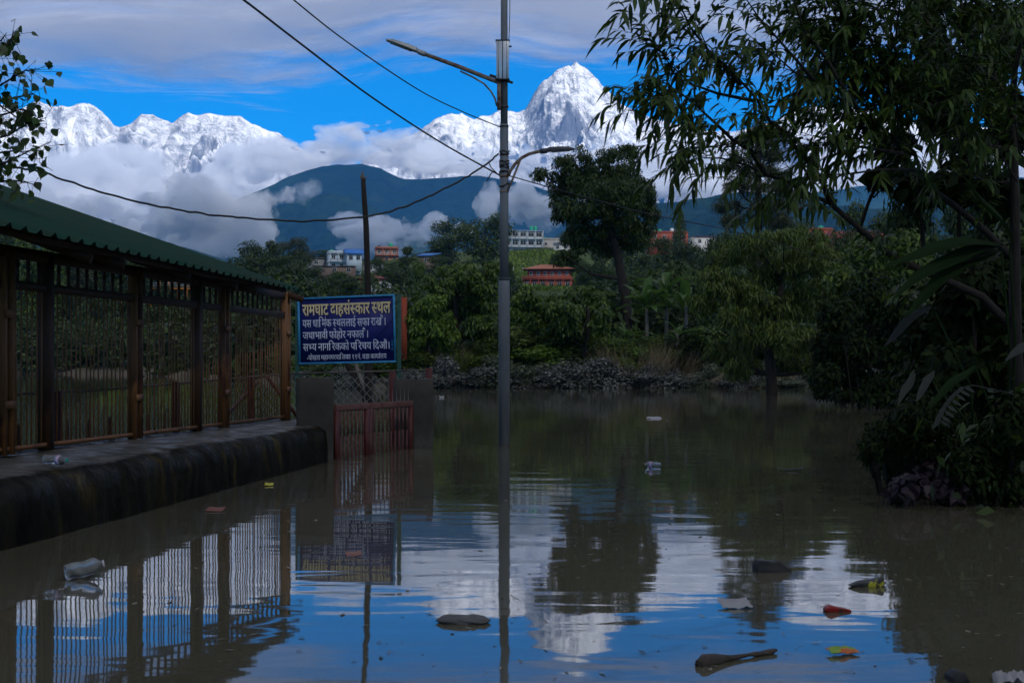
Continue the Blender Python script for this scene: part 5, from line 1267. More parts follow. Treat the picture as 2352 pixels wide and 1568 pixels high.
bank_bush('thicket', 'deep shadowed thicket on the right bank above the waterline shrubs', [(2130, 860, 70, 60), (2210, 900, 90, 70), (2290, 860, 90, 80), (2200, 790, 90, 60), (2310, 760, 80, 80), (2120, 760, 60, 50), (2260, 960, 80, 50), (2350, 900, 50, 70)], 20.5, 7500, .13, M_LEAF[5], 74, RIB_OVAL, .6, dd=1.6)
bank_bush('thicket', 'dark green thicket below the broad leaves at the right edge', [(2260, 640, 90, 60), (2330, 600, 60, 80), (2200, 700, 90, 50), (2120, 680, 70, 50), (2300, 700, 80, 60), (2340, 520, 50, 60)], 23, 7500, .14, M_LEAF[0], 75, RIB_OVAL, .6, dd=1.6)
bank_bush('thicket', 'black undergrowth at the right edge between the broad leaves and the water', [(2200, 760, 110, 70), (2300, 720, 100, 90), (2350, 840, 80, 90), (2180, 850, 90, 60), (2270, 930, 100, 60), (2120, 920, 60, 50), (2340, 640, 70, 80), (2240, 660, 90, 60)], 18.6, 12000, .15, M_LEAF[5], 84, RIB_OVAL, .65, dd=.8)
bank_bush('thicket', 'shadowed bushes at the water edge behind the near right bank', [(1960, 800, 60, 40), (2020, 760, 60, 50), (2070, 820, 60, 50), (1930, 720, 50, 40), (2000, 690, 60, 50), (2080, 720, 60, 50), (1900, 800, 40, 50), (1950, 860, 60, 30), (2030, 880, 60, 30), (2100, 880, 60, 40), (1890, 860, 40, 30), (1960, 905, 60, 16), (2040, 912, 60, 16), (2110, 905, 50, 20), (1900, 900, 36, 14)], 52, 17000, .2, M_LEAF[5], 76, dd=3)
bank_bush('thicket', 'green bushes between the olive tree and the near right bank', [(1950, 640, 60, 40), (2020, 620, 60, 40), (2090, 620, 60, 46), (1990, 580, 50, 34), (2080, 560, 50, 36)], 58, 8000, .2, M_LEAF[1], 77, dd=3)
bank_bush('mud_coated_shrub', 'grey mud-coated shrub at the waterline beside the near right bank', [(2000, 860, 44, 18), (2050, 865, 44, 20), (2090, 850, 34, 22)], 66, 2200, .2, M_MUD, 78, dd=1.5)
def broad_plant():
    b = W(2300, 16.5); b.z = gz(b.x, 16.5) - .1; root = empty('broad_leaved_plant', b, 'plant with huge dark blade-shaped leaves fanning out at the right', 'plant'); r = random.Random(5)
    for (u0, v0, u1, v1, wd, d0, d1, mt, dr) in [(2330, 560, 2205, 400, .30, 15.6, 15.2, M_BROAD, .03), (2310, 560, 2030, 590, .24, 15.6, 14.3, M_BROAD, .10), (2300, 570, 2050, 650, .24, 15.6, 14.3, M_BROAD, .16), (2290, 580, 2080, 690, .22, 15.6, 14.5, M_BROAD, .18), (2300, 580, 2120, 610, .26, 15.7, 14.8, M_BROAD, .08),
                                             (2140, 700, 2030, 785, .13, 15.6, 15.0, M_GREYB, .10), (2100, 860, 2062, 925, .11, 15.6, 15.2, M_GREYB, .05), (2146, 850, 2104, 918, .11, 15.6, 15.2, M_GREYB, .05), (2240, 840, 2130, 930, .12, 15.4, 15.0, M_BROAD, .08), (2420, 770, 2310, 822, .18, 14.4, 14.0, M_GREYB, .05)]:
        a = P(u0, v0, d0) - b; c = P(u1, v1, d1) - b; t = c - a; ln = t.length; t.normalize(); side = t.cross(Vector((.1, -.5, .85))).normalized(); up_ = side.cross(t).normalized(); V = []; Fc = []; m = 15
        for i in range(m):
            s_ = i / (m - 1); w_ = wd * .5 * math.sin(math.pi * (.04 + .95 * s_)) ** .75 * (1 - .25 * s_)
            q = a + t * (ln * s_) - Vector((0, 0, dr * ln * (s_ * s_ - s_))) - Vector((0, 0, dr * ln * .5 * s_ * s_)) + up_ * (.02 * math.sin(s_ * 9 + u0))
            V += [q - side * w_ * r.uniform(.86, 1.04) + up_ * w_ * .35, q - side * w_ * .5 + up_ * (w_ * .12 + .006 * (i % 2)), q, q + side * w_ * .5 + up_ * (w_ * .12 + .006 * (i % 2)), q + side * w_ * r.uniform(.86, 1.04) + up_ * w_ * .35]
        for i in range(m - 1):
            for k in range(4): Fc.append([i * 5 + k, i * 5 + k + 1, i * 5 + k + 6, i * 5 + k + 5])
        link('blade', mesh_np('blade', np.array([tuple(q) for q in V]), [np.array(Fc)], smooth=True), mt, root)
    for u, v in ((2320, 560), (2300, 575), (2140, 700), (2240, 840), (2130, 850)):
        q = P(u, v, 15.6) - b; mb = MB(); mb.tube([Vector((q.x * .3, q.y * .3, 0)), q.lerp(Vector((0, 0, 0)), .4) + Vector((.1, 0, .1)), q], [.02, .015, .010], 6); mb.build('stalk', M_BROAD, root)
    return root
broad_plant()
def fern():
    b = W(2260, 15.5); b.z = max(0, gz(b.x, 15.5)); root = empty('pinnate_frond', b, 'pale mud-dusted pinnate frond bending down over the water on the right', 'plant')
    pts = [P(u, v, 15.0) - b for u, v in ((2330, 905), (2280, 893), (2235, 884), (2215, 888), (2195, 905), (2175, 930), (2162, 955), (2156, 972))]
    mb = MB(); mb.tube(pts, .008, 5); mb.build('midrib', M_GREYB, root)
    for i in range(3, len(pts) - 1):
        for k in range(2):
            p = pts[i].lerp(pts[i + 1], k / 2); a = (pts[i + 1] - pts[i]).normalized()
            for s in (-1, 1):
                t = a * .6 + Vector((s * .8, -.2, s * .25)); V, f = leaf_geo([tuple(p)], [tuple(t)], [(.2, -.8, .5)], .12, .05, RIB_LANCE, .15); link('leaflet', mesh_np('leaflet', V, [f]), M_GREYB, root)
fern()
bank_bush('climbing_vine', 'dark broad-leaved climber hanging through the crown at the upper right', [(2100, 190, 50, 46), (2170, 250, 50, 50), (2060, 330, 40, 34), (2230, 330, 56, 46), (2280, 130, 46, 60), (2150, 110, 36, 36), (2330, 290, 36, 80), (2200, 420, 70, 36), (2110, 430, 50, 36), (2300, 440, 60, 40), (2030, 400, 40, 26), (2240, 40, 60, 46), (2330, 60, 50, 60), (2120, 30, 50, 36), (2200, 180, 50, 40), (2290, 230, 40, 40)], 17.4, 2300, .19, M_LEAF[5], 91, RIB_HEART, .85, dd=.6, cat='climber')
def undergrowth():
    """low growth covering the right bank, on past the edge of the picture"""
    rnd = random.Random(44); cl = []
    while len(cl) < 190:
        y = rnd.uniform(-8, 78); x = rnd.uniform(5, 42)
        if lake_dist(np.array([x]), np.array([y]))[0] < .5: continue
        h = rnd.uniform(.5, 1.3); cl.append(((x, y, gz(x, y) + h * .35), (rnd.uniform(.8, 1.8), rnd.uniform(.8, 1.8), h)))
    return tag(link('undergrowth', leaf_mesh('undergrowth', cl, 30000, .17, RIB_OVAL, 45, .3, .5, .1, .2), M_LEAF[0]), 'low dark undergrowth covering the right bank', 'undergrowth', kind='stuff')
undergrowth()
# ------------------------------------------------------------------ town on the hill
def flat(name, c, rough=.8, var=.12, sc=.8): return mat_noise(name, tuple(x * (1 - var) for x in c), tuple(min(1, x * (1 + var)) for x in c), sc, rough, 0, c3=tuple(x * .55 for x in c), scale3=.35, cut3=(.58, .78), stretch=(1, 1, .4))
M_WGREY = flat('pale_grey_render', (.34, .38, .41)); M_WWHITE = flat('white_wash', (.42, .42, .41)); M_WBLUE = flat('pale_blue_wash', (.42, .50, .55)); M_WRED = flat('brick_red_wash', (.26, .062, .038)); M_WPINK = flat('salmon_wash', (.28, .13, .09)); M_WCONC = flat('raw_concrete', (.25, .24, .22)); M_WOCH = flat('ochre_wash', (.30, .16, .08))
M_PANE = mat_noise('window_glass', (.012, .016, .02), (.03, .036, .042), 2, .12, spec=.5)
M_RBLUE = flat('blue_sheet_roof', (.03, .14, .42), .5); M_RTILE = flat('clay_tile_roof', (.30, .11, .06)); M_RRUST = flat('rusty_sheet_roof', (.14, .10, .08)); M_RGREY = flat('grey_sheet_roof', (.17, .17, .165)); M_RED2 = flat('dark_red_sheet_roof', (.22, .045, .04))
M_TANKG = flat('green_tank_plastic', (.02, .30, .16), .5); M_TANKB = flat('black_tank_plastic', (.02, .02, .022), .5); M_RAILB = flat('blue_rail_paint', (.05, .16, .28)); M_RAILW = flat('white_rail_paint', (.6, .6, .58)); M_FRAME = flat('window_frame_white', (.5, .5, .48))
M_STEELO = flat('orange_steel', (.55, .20, .03))
def tank(parent, c, r, h, mat):
    mb = MB(); mb.lathe(c, [(r * .92, 0), (r, .08 * h), (r, .35 * h), (r * .95, .37 * h), (r, .40 * h), (r, .78 * h), (r * .8, .9 * h), (r * .25, .96 * h), (r * .25, h)], 14); mb.build('water_tank', mat, parent, smooth=False)
def house(name, label, u, vb, d, w, dep, floors, fh, nwin, rz, wall, roof='flat', roofmat=None, balcony=None, slab=None, tanks=(), side_win=1, plinth=5, ww=1.2, wh=1.3, over=.5, roof_h=1.6, door=True, group=None):
    b = P(u, vb, d); root = empty(name, b, label, 'building', group); root.rotation_euler = (0, 0, rz)
    H = floors * fh
    mb = MB(); mb.box((0, 0, (H - plinth) / 2), (w, dep, H + plinth)); mb.build('wall', wall, root)
    for f in range(floors):
        for k in range(nwin):
            x = -w / 2 + w * (k + .5) / nwin; z = f * fh + fh * .52
            fr = MB(); y = -dep / 2
            for c, s in (((x, y - .03, z + wh / 2), (ww + .16, .1, .1)), ((x, y - .05, z - wh / 2), (ww + .3, .16, .1)), ((x - ww / 2, y - .028, z), (.09, .09, wh - .1)), ((x + ww / 2, y - .028, z), (.09, .09, wh - .1)), ((x, y - .026, z), (.06, .07, wh - .1))): fr.box(c, s)
            win = fr.build('window', M_FRAME, root)
            pn = MB(); pn.box((x, y - .008, z), (ww - .09, .03, wh - .1)); pn.build('pane', M_PANE, win)
        for k in range(side_win):
            for sx in (-1, 1):
                yy = -dep / 2 + dep * (k + .5) / side_win; z = f * fh + fh * .55; x = sx * w / 2
                pn = MB(); pn.box((x + sx * .008, yy, z), (.03, .9, 1.0)); win = pn.build('window', M_PANE, root)
                fr = MB(); fr.box((x + sx * .02, yy, z + .53), (.08, 1.1, .08)); fr.box((x + sx * .03, yy, z - .53), (.12, 1.1, .08)); fr.build('frame', M_FRAME, win)
        if slab:
            mb = MB(); mb.box((0, -.25, (f + 1) * fh - .1), (w + .5, dep + 1.0, .2)); mb.build('floor_slab', slab, root)
        if balcony and f > 0:
            mb = MB(); mb.box((0, -dep / 2 - .6, f * fh - .03), (w, 1.2, .16)); bl = mb.build('balcony', slab or wall, root)
            mb = MB(); mb.box((0, -dep / 2 - 1.15, f * fh + .95), (w, .06, .08)); mb.build('rail', balcony, bl)
            n = int(w / .9)
            for k in range(n + 1):
                mb = MB(); mb.box((-w / 2 + w * k / n, -dep / 2 - 1.15, f * fh + .48), (.06, .05, .9)); mb.build('baluster', balcony, bl)
            for k in range(nwin + 1):
                mb = MB(); mb.box((-w / 2 + .15 + (w - .3) * k / nwin, -dep / 2 - 1.12, f * fh + fh / 2), (.22, .22, fh - .3)); mb.build('column', wall, root)
    if roof == 'flat':
        for c, s in (((0, -dep / 2 + .08, H + .4), (w, .16, .8)), ((0, dep / 2 - .08, H + .4), (w, .16, .8)), ((-w / 2 + .08, 0, H + .401), (.16, dep - .34, .8)), ((w / 2 - .08, 0, H + .401), (.16, dep - .34, .8))):
            mb = MB(); mb.box(c, s); mb.build('parapet', wall, root)
    elif roof == 'gable':
        mb = MB(); x, y = w / 2 + over, dep / 2 + over
        mb.add([(-x, -y, H), (x, -y, H), (x, y, H), (-x, y, H), (-x, 0, H + roof_h), (x, 0, H + roof_h), (-x, -y, H + .12), (x, -y, H + .12), (x, y, H + .12), (-x, y, H + .12), (-x, 0, H + roof_h + .12), (x, 0, H + roof_h + .12)],
               [[6, 7, 11, 10], [8, 9, 10, 11], [0, 4, 5, 1], [2, 5, 4, 3], [0, 1, 7, 6], [2, 3, 9, 8], [0, 6, 10, 4], [1, 5, 11, 7], [2, 8, 11, 5], [3, 4, 10, 9]]); mb.build('roof', roofmat, root)
    elif roof == 'hip':
        mb = MB(); x, y = w / 2 + over, dep / 2 + over; r_ = max(.3, w / 2 - dep / 2)
        mb.add([(-x, -y, H), (x, -y, H), (x, y, H), (-x, y, H), (-r_, 0, H + roof_h), (r_, 0, H + roof_h)], [[0, 1, 5, 4], [2, 3, 4, 5]]); mb.add([(-x, -y, H), (x, -y, H), (x, y, H), (-x, y, H), (-r_, 0, H + roof_h), (r_, 0, H + roof_h)], [[1, 2, 5], [3, 0, 4]]); mb.add([(-x, -y, H), (x, -y, H), (x, y, H), (-x, y, H)], [[3, 2, 1, 0]])
        mb.build('roof', roofmat, root)
    elif roof == 'shed':
        mb = MB(); mb.add([(-w / 2 - over, -dep / 2 - over, H + .1), (w / 2 + over, -dep / 2 - over, H + .1), (w / 2 + over, dep / 2 + over, H + roof_h), (-w / 2 - over, dep / 2 + over, H + roof_h)], [[0, 1, 2, 3]])
        o = mb.build('roof', roofmat, root); s = o.modifiers.new('s', 'SOLIDIFY'); s.thickness = .12
    for (x, y, r, h, m) in tanks: tank(root, (x, y, H + (.0 if roof == 'flat' else roof_h)), r, h, m)
    return root
g = house('apartment_block', 'three-storey grey apartment block with open galleries and a blue roof edge on the hilltop', 1196, 588, 600, 17, 9, 3, 3.5, 5, .22, M_WGREY, 'shed', M_RBLUE, M_RAILW, M_WGREY, tanks=[(6.6, 1, .75, 1.9, M_TANKG), (4.9, 1, .75, 1.9, M_TANKG)], ww=2.3, wh=1.7, roof_h=.6)
house('concrete_building', 'unfinished raw concrete building right of the grey apartment block', 1262, 588, 615, 8, 7, 2, 3.4, 2, .1, M_WCONC, 'flat', tanks=[(-2, 0, .6, 1.4, M_TANKG)])
house('white_house', 'white house with projecting slabs partly hidden by the big forked tree', 1292, 596, 590, 7, 7, 2, 3.3, 2, -.1, M_WWHITE, 'flat', slab=M_WWHITE)
h1 = house('blue_roofed_house', 'two-storey white and pale blue house with balcony and bright blue roof', 790, 622, 450, 10, 7, 2, 2.7, 4, .25, M_WBLUE, 'flat', None, M_RAILW, M_WWHITE, tanks=[(-4, -1, .55, 1.4, M_TANKG)])
t1 = house('rooftop_hut', 'x', 812, 601, 446, 4.6, 4.5, 1, 2.4, 2, .25, M_WBLUE, 'gable', M_RBLUE, plinth=3, over=.8)
house('tin_shed', 'long low shed with rusty sheet roof below the blue-roofed house', 768, 628, 436, 13, 5, 1, 2.2, 3, .1, M_RRUST, 'shed', M_RRUST, roof_h=.5, plinth=3)
house('tin_shed', 'grey tin shed left of the blue-roofed house', 727, 612, 455, 6, 5, 1, 2.6, 1, .1, M_RGREY, 'shed', M_RGREY, roof_h=.4)
house('white_house', 'small white house with dark roof right of the bare trunk', 858, 626, 455, 5, 5, 1, 2.8, 1, -.3, M_WWHITE, 'shed', M_RGREY, roof_h=.5)
house('terracotta_house', 'terracotta house with rooftop terrace and tanks behind the bare trunk', 888, 604, 560, 9, 7, 2, 2.8, 3, .1, M_WPINK, 'flat', None, M_RAILW, M_WRED, tanks=[(-3, 0, .7, 1.5, M_TANKB), (1.6, 0, .8, 2.6, M_TANKG)])
house('blue_roofed_hut', 'small hut with sloping blue roof and solar panel on the skyline', 985, 606, 470, 5.5, 5, 1, 2.6, 1, -.3, M_RRUST, 'shed', M_RBLUE, roof_h=1.3, over=.7)
house('salmon_house', 'salmon pink house with dark red roof just above the notice board', 856, 668, 350, 6.2, 5, 1, 3.0, 3, .15, M_WPINK, 'hip', M_RED2, roof_h=1.0, over=.7, ww=.9)
h2 = house('red_hotel', 'brick-red tiered hotel with tiled roofs and blue balcony rails on the slope', 1258, 690, 420, 14.5, 8, 2, 3.1, 6, -.08, M_WRED, 'flat', None, M_RAILB, M_WRED, plinth=6)
t2 = house('hotel_top_storey', 'x', 1262, 640, 421, 12.5, 7, 1, 2.7, 6, -.08, M_WRED, 'hip', M_RTILE, roof_h=1.6, over=1.5, plinth=1.2, ww=.8, wh=1.0)
house('white_house', 'white house with red upper storey among trees on the right skyline', 1612, 584, 520, 8, 7, 2, 3.1, 2, .2, M_WWHITE, 'shed', M_RED2, roof_h=.8)
house('rooftop_house', 'house with green rooftop tanks right of the big forked tree', 1532, 572, 560, 15, 8, 2, 3.0, 4, .1, M_WRED, 'flat', tanks=[(-5, 0, .9, 2.0, M_TANKG), (-3, 0, .9, 2.0, M_TANKG), (2, 0, .8, 2.4, M_RAILW), (5.5, 0, 1.0, 2.0, M_TANKG)])
house('red_roofed_house', 'house with wide dark red roof behind the thin branches on the right', 1975, 584, 330, 13, 8, 1, 3.2, 4, -.2, M_WRED, 'gable', M_RED2, roof_h=2.2, over=.8)
house('red_walled_house', 'low red-walled house with a green tank right of the pine', 1870, 556, 420, 9, 7, 1, 3.2, 3, .1, M_WRED, 'flat', tanks=[(2, 0, .8, 1.8, M_TANKG)])
def absorb(top, root):
    A = (Matrix.Translation(root.location) @ root.rotation_euler.to_matrix().to_4x4()).inverted() @ Matrix.Translation(top.location) @ top.rotation_euler.to_matrix().to_4x4()
    for ch in list(top.children): ch.parent = root; ch.matrix_local = A
    bpy.data.objects.remove(top)
absorb(t1, h1); absorb(t2, h2)
def dome():
    b = P(878, 684, 330); root = empty('white_dome', b, 'white domed tent half hidden by leaves just above the notice board', 'tent')
    mb = MB(); R = 4.4; mb.lathe((0, 0, 0), [(R * math.cos(a), R * .85 * math.sin(a)) for a in np.linspace(0, 1.5, 9)], 18); mb.build('canopy', M_WWHITE, root, smooth=True)
    for k in range(6):
        a = k * math.pi / 3; mb = MB(); mb.tube([(R * 1.004 * math.cos(t) * math.cos(a), R * 1.004 * math.cos(t) * math.sin(a), R * .853 * math.sin(t)) for t in np.linspace(0, 1.5, 9)], .06, 5); mb.build('rib', M_RGREY, root)
dome()
def steel_pavilion():
    b = P(398, 662, 300); root = empty('orange_pavilion', b, 'orange steel-framed pavilion seen under the eave of the green roof', 'pavilion'); w, h = 9.5, 3.4
    for k in range(6):
        x = -w / 2 + w * k / 5
        mb = MB(); mb.box((x, 0, h / 2 - 6), (.22, .22, h + 12)); mb.build('post', M_STEELO, root)
        if k < 5:
            mb = MB(); mb.bar((x, -.1, h * .62), (x + w / 10, -.1, h), .12); mb.bar((x + w / 5, -.1, h * .62), (x + w / 10, -.1, h), .12); mb.build('knee_brace', M_STEELO, root)
    for z in (0, h):
        mb = MB(); mb.box((0, 0.02, z), (w + .4, .3, .3)); mb.build('beam', M_STEELO, root)
    for z in (.5, .85, 1.2):
        mb = MB(); mb.box((0, -.12, z), (w, .05, .07)); mb.build('rail', M_RAILW, root)
    mb = MB(); mb.add([(-w / 2 - .6, -2, h + .2), (w / 2 + .6, -2, h + .2), (w / 2 + .6, 3, h + 1.6), (-w / 2 - .6, 3, h + 1.6)], [[0, 1, 2, 3]]); mb.build('roof', M_STEELO, root)
steel_pavilion()

# ------------------------------------------------------------------ people watching from the hilltop
def person_mesh():
    """one continuous figure grown over a skeleton"""
    J = {'pel': (0, 0, .95, .13), 'waist': (0, 0, 1.1, .12), 'chest': (0, 0, 1.35, .15), 'neck': (0, 0, 1.5, .06), 'chin': (0, -.01, 1.56, .07), 'head': (0, -.015, 1.66, .1), 'top': (0, -.01, 1.73, .07),
         'shl': (-.19, 0, 1.43, .065), 'ell': (-.25, .02, 1.16, .048), 'wrl': (-.25, -.06, .93, .035), 'hal': (-.25, -.08, .84, .04), 'shr': (.19, 0, 1.43, .065), 'elr': (.25, .02, 1.16, .048), 'wrr': (.25, -.06, .93, .035), 'har': (.25, -.08, .84, .04),
         'hil': (-.1, 0, .88, .1), 'knl': (-.11, -.02, .5, .07), 'anl': (-.11, .02, .09, .045), 'tol': (-.12, -.14, .04, .04), 'hir': (.1, 0, .88, .1), 'knr': (.12, -.02, .5, .07), 'anr': (.13, .02, .09, .045), 'tor': (.15, -.14, .04, .04)}
    E = 'pel waist,waist chest,chest neck,neck chin,chin head,head top,chest shl,shl ell,ell wrl,wrl hal,chest shr,shr elr,elr wrr,wrr har,pel hil,hil knl,knl anl,anl tol,pel hir,hir knr,knr anr,anr tor'
    ks = list(J); me = bpy.data.meshes.new('body'); me.from_pydata([J[k][:3] for k in ks], [[ks.index(a) for a in e.split()] for e in E.split(',')], [])
    o = bpy.data.objects.new('body', me); COL.objects.link(o); sk = o.modifiers.new('s', 'SKIN'); sv = me.skin_vertices[0].data
    for i, k in enumerate(ks): sv[i].radius = (J[k][3],) * 2; sv[i].use_root = (k == 'pel')
    sb = o.modifiers.new('u', 'SUBSURF'); sb.levels = 1; sb.render_levels = 1
    m2 = bpy.data.meshes.new_from_object(o.evaluated_get(bpy.context.evaluated_depsgraph_get())); bpy.data.objects.remove(o)
    for p in m2.polygons:
        c = p.center; z = c.z
        p.material_index = 3 if z > 1.64 else 2 if z > 1.52 or (z < .97 and abs(c.x) > .21) else 1 if z < .98 else 0
        p.use_smooth = True
    return m2
PB = person_mesh()
M_SKIN = flat('skin', (.22, .12, .075)); M_HAIR = flat('black_hair', (.01, .009, .008)); M_TROU = [flat('dark_trousers', (.02, .022, .03)), flat('grey_trousers', (.08, .08, .085)), flat('blue_jeans', (.03, .05, .10))]
shirts = [('white', (.6, .6, .6)), ('sky blue', (.15, .32, .55)), ('black', (.02, .02, .02)), ('red', (.4, .04, .035)), ('grey', (.25, .25, .26)), ('navy', (.02, .03, .09))]
M_SH = [flat(n.replace(' ', '_') + '_shirt', c) for n, c in shirts]
rr = random.Random(2)
PU = [1003, 1088, 1094, 1099, 1105, 1109, 1114, 1119, 1123, 1128, 1132, 1137, 1142, 1179, 1183, 1201, 1213, 1262]
for i, u in enumerate(PU):
    d = 470 + rr.uniform(-4, 4) if u < 1150 else 480; p = W(u, d); k = rr.randrange(6); t = rr.randrange(3)
    me = PB.copy(); me.materials.clear()
    for m in (M_SH[k], M_TROU[t], M_SKIN, M_HAIR): me.materials.append(m)
    o = link('person', me); s = rr.uniform(.95, 1.06); o.scale = (s, s, s); o.location = (p.x, d, gz(p.x, d)); o.rotation_euler = (0, 0, rr.uniform(-1, 1))
    if u < 1150 and u > 1080: lab = f'person in a {shirts[k][0]} shirt in the hilltop crowd, number {i} from the left end'.replace(f', number {i} from the left end', [', at its left end', ', second from the left', ', third from the left', ', fourth from the left', ', fifth from the left', ', sixth from the left', ', seventh from the left', ', seventh from the pole', ', fifth from the pole', ', fourth from the pole', ', third from the pole', ', next to the pole'][min(i - 1, 11)])
    else: lab = f'person in {shirts[k][0]} alone on the grass ' + {1003: 'far left of the crowd', 1179: 'just right of the lamp post', 1183: 'second to the right of the lamp post', 1201: 'below the apartment block', 1213: 'below the apartment block on its right', 1262: 'below the concrete building'}[u]
    tag(o, lab, 'person', 'people watching from the hilltop')
# ------------------------------------------------------------------ litter on the water
def wpt(u, v): 
    d = CAMZ * F / ((v * K) - HZ); return Vector(((u * K - 512) / F * d, d, 0))
def clear_plastic(name, tint=(.85, .9, .92)):
    m, nt, b = newmat(name); b.inputs['Base Color'].default_value = (*tint, 1); b.inputs['Roughness'].default_value = .18; b.inputs['Transmission Weight'].default_value = .88; b.inputs['IOR'].default_value = 1.08; return m
M_PET = clear_plastic('clear_plastic'); M_CAPG = flat('teal_cap', (.02, .25, .2), .4); M_CAPW = flat('white_cap', (.5, .45, .45), .4)
M_LABEL = mat_noise('bottle_label_print', (.55, .52, .62), (.25, .32, .62), 14, .5, c3=(.6, .18, .25), scale3=20)
M_FOAM = flat('dirty_white_plastic', (.22, .215, .21), .6); M_YEL = flat('yellow_wrapper', (.42, .38, .03), .45); M_LOG = mat_noise('wet_wood', (.018, .013, .009), (.05, .036, .024), 14, .6, .8, bump_scale=40, stretch=(1, 3, 1))
M_BLK = flat('wet_black_bark', (.010, .009, .008), .6); M_PKB = mat_noise('black_yellow_packet', (.012, .014, .012), (.03, .034, .03), 12, .4, c3=(.30, .28, .02), scale3=7, cut3=(.56, .60)); M_PKR = mat_noise('red_packet', (.16, .010, .008), (.24, .018, .012), 12, .4, c3=(.02, .02, .02), scale3=7, cut3=(.6, .64))
M_PKG = mat_noise('green_orange_packet', (.06, .22, .02), (.30, .27, .03), 9, .4, c3=(.34, .08, .012), scale3=8, cut3=(.5, .54)); M_BARKG = mat_noise('grey_floating_bark', (.05, .048, .045), (.13, .125, .12), 12, .8, .8, stretch=(1, 5, 1)); M_LEAFR = flat('brown_red_leaf', (.16, .06, .04), .6)
def bottle(loc, R, ln, rad, label, cap, with_label=True, crush=0, name='plastic_bottle'):
    root = empty(name, loc, label, 'bottle'); root.rotation_euler = R
    prof = [(.02, 0), (rad * .85, .004), (rad, .02)]; n = 9
    for k in range(n):
        z = ln * (.06 + .42 * k / n); prof += [(rad, z), (rad * .94, z + ln * .02), (rad, z + ln * .035)]
    prof += [(rad * .99, ln * .55), (rad * .99, ln * .74), (rad * .9, ln * .80), (rad * .55, ln * .88), (rad * .36, ln * .92), (rad * .36, ln * .965)]
    mb = MB(); mb.lathe((0, 0, 0), prof, 18)
    if crush:
        for a in mb.v:
            a[:, 0] *= 1 - crush * .45 * np.exp(-((a[:, 2] - ln * .45) / (ln * .2)) ** 2); a[:, 1] += crush * .008 * np.sin(a[:, 2] / ln * 9); a[:, 0] += crush * .02 * np.sin(a[:, 2] / ln * 17 + a[:, 1] * 40)
    mb.build('bottle_body', M_PET, root, smooth=True)
    c = MB(); c.lathe((0, 0, 0), [(rad * .42, ln * .955), (rad * .42, ln * 1.0), (rad * .38, ln * 1.005)], 14); c.build('cap', cap, root)
    if with_label: c = MB(); c.lathe((0, 0, 0), [(rad * 1.01, ln * .56), (rad * 1.012, ln * .735)], 18); c.build('label', M_LABEL, root, smooth=True)
    return root
# bottle on the ledge, lying with its cap to the left
p = P(288, 1028, 13.9); q = P(216, 1008, 14.6)
dv = Vector((q.x - p.x, q.y - p.y, 0)); bottle((-4.62 + .0, 14.05, .66), (math.radians(90), 0, math.radians(62)), .31, .045, 'ribbed clear plastic bottle with teal cap and printed label lying on the ledge', M_CAPG)
a = wpt(185, 1330); bottle((a.x - .12, a.y, .05), (math.radians(78), 0, math.radians(108)), .29, .06, 'crumpled clear plastic bottle floating below the ledge', M_CAPW, False, crush=.55)
def slab(name, u, v, wpx, hgt, dep, mat, label, cat, seed=1, rz=0, ends=1.0, n=26, m=10, tilt=0, lump=.35, z=.0, shape=None):
    """irregular floating piece: lumpy closed body of length wpx (view px)"""
    b = wpt(u, v); L = wpx * K / F * b.y
    th = np.linspace(0, 2 * np.pi, n, endpoint=False); V = []
    ts = np.linspace(-.5, .5, m)
    for t in ts:
        wdt = (1 - (abs(t) * 2) ** (3 * ends)) ** .5 * .9 + .1 if shape is None else float(np.interp(t + .5, [a for a, _ in shape], [c for _, c in shape]))
        for a in th: V.append((t * L, math.cos(a) * dep / 2 * wdt, math.sin(a) * hgt / 2 * wdt))
    V = np.array(V); k = fbm(V / max(L * .16, .02), 4, seed); V *= (1 + lump * k)[:, None] ** np.array([.2, 1, 1])
    V[:, 2] += V[:, 0] * tilt
    f = [[i * n + j, i * n + (j + 1) % n, (i + 1) * n + (j + 1) % n, (i + 1) * n + j] for i in range(m - 1) for j in range(n)]
    me = MB(); me.add(V, f); me.f[(n, 0)] = [np.array([list(range(n))[::-1]]), np.array([[(m - 1) * n + j for j in range(n)]])]
    o = me.build(name, mat, smooth=True); o.location = (b.x, b.y, z); o.rotation_euler = (0, 0, rz); return tag(o, label, cat)
slab('driftwood_log', 1700, 1512, 268, .075, .07, M_LOG, 'dark knotted driftwood stick floating at the bottom right of the water', 'log', 3, rz=.62, tilt=0, lump=.5, z=.015, m=30, shape=[(0, .5), (.06, .95), (.18, .9), (.32, .7), (.45, .35), (.55, .30), (.66, .5), (.8, .75), (.94, .65), (1, .25)])
slab('floating_bark', 1066, 1428, 122, .06, .16, M_BARKG, 'flat grey piece of bark floating left of the lamp post reflection', 'bark', 5, z=.015)
def angular(name, u, v, pts, th, mat, label, cat, rz=0, seed=1):
    """angular piece: outline pts (view px offsets from its waterline point) given real thickness th"""
    b = wpt(u, v); s = K / F * b.y; n = len(pts); r = random.Random(seed)
    Vf = [(x * s, -th / 2 + r.uniform(-.01, .01), -y * s) for x, y in pts]; Vb = [(x * s * .92, th / 2 + r.uniform(-.01, .01), -y * s * .94) for x, y in pts]
    me = MB(); me.add(Vf + Vb, [[i, n + i, n + (i + 1) % n, (i + 1) % n] for i in range(n)]); me.f[(n, 0)] = [np.array([list(range(n))]), np.array([list(range(n, 2 * n))[::-1]])]
    o = me.build(name, mat, bevel=.008); o.location = b; o.rotation_euler = (0, 0, rz); return tag(o, label, cat)
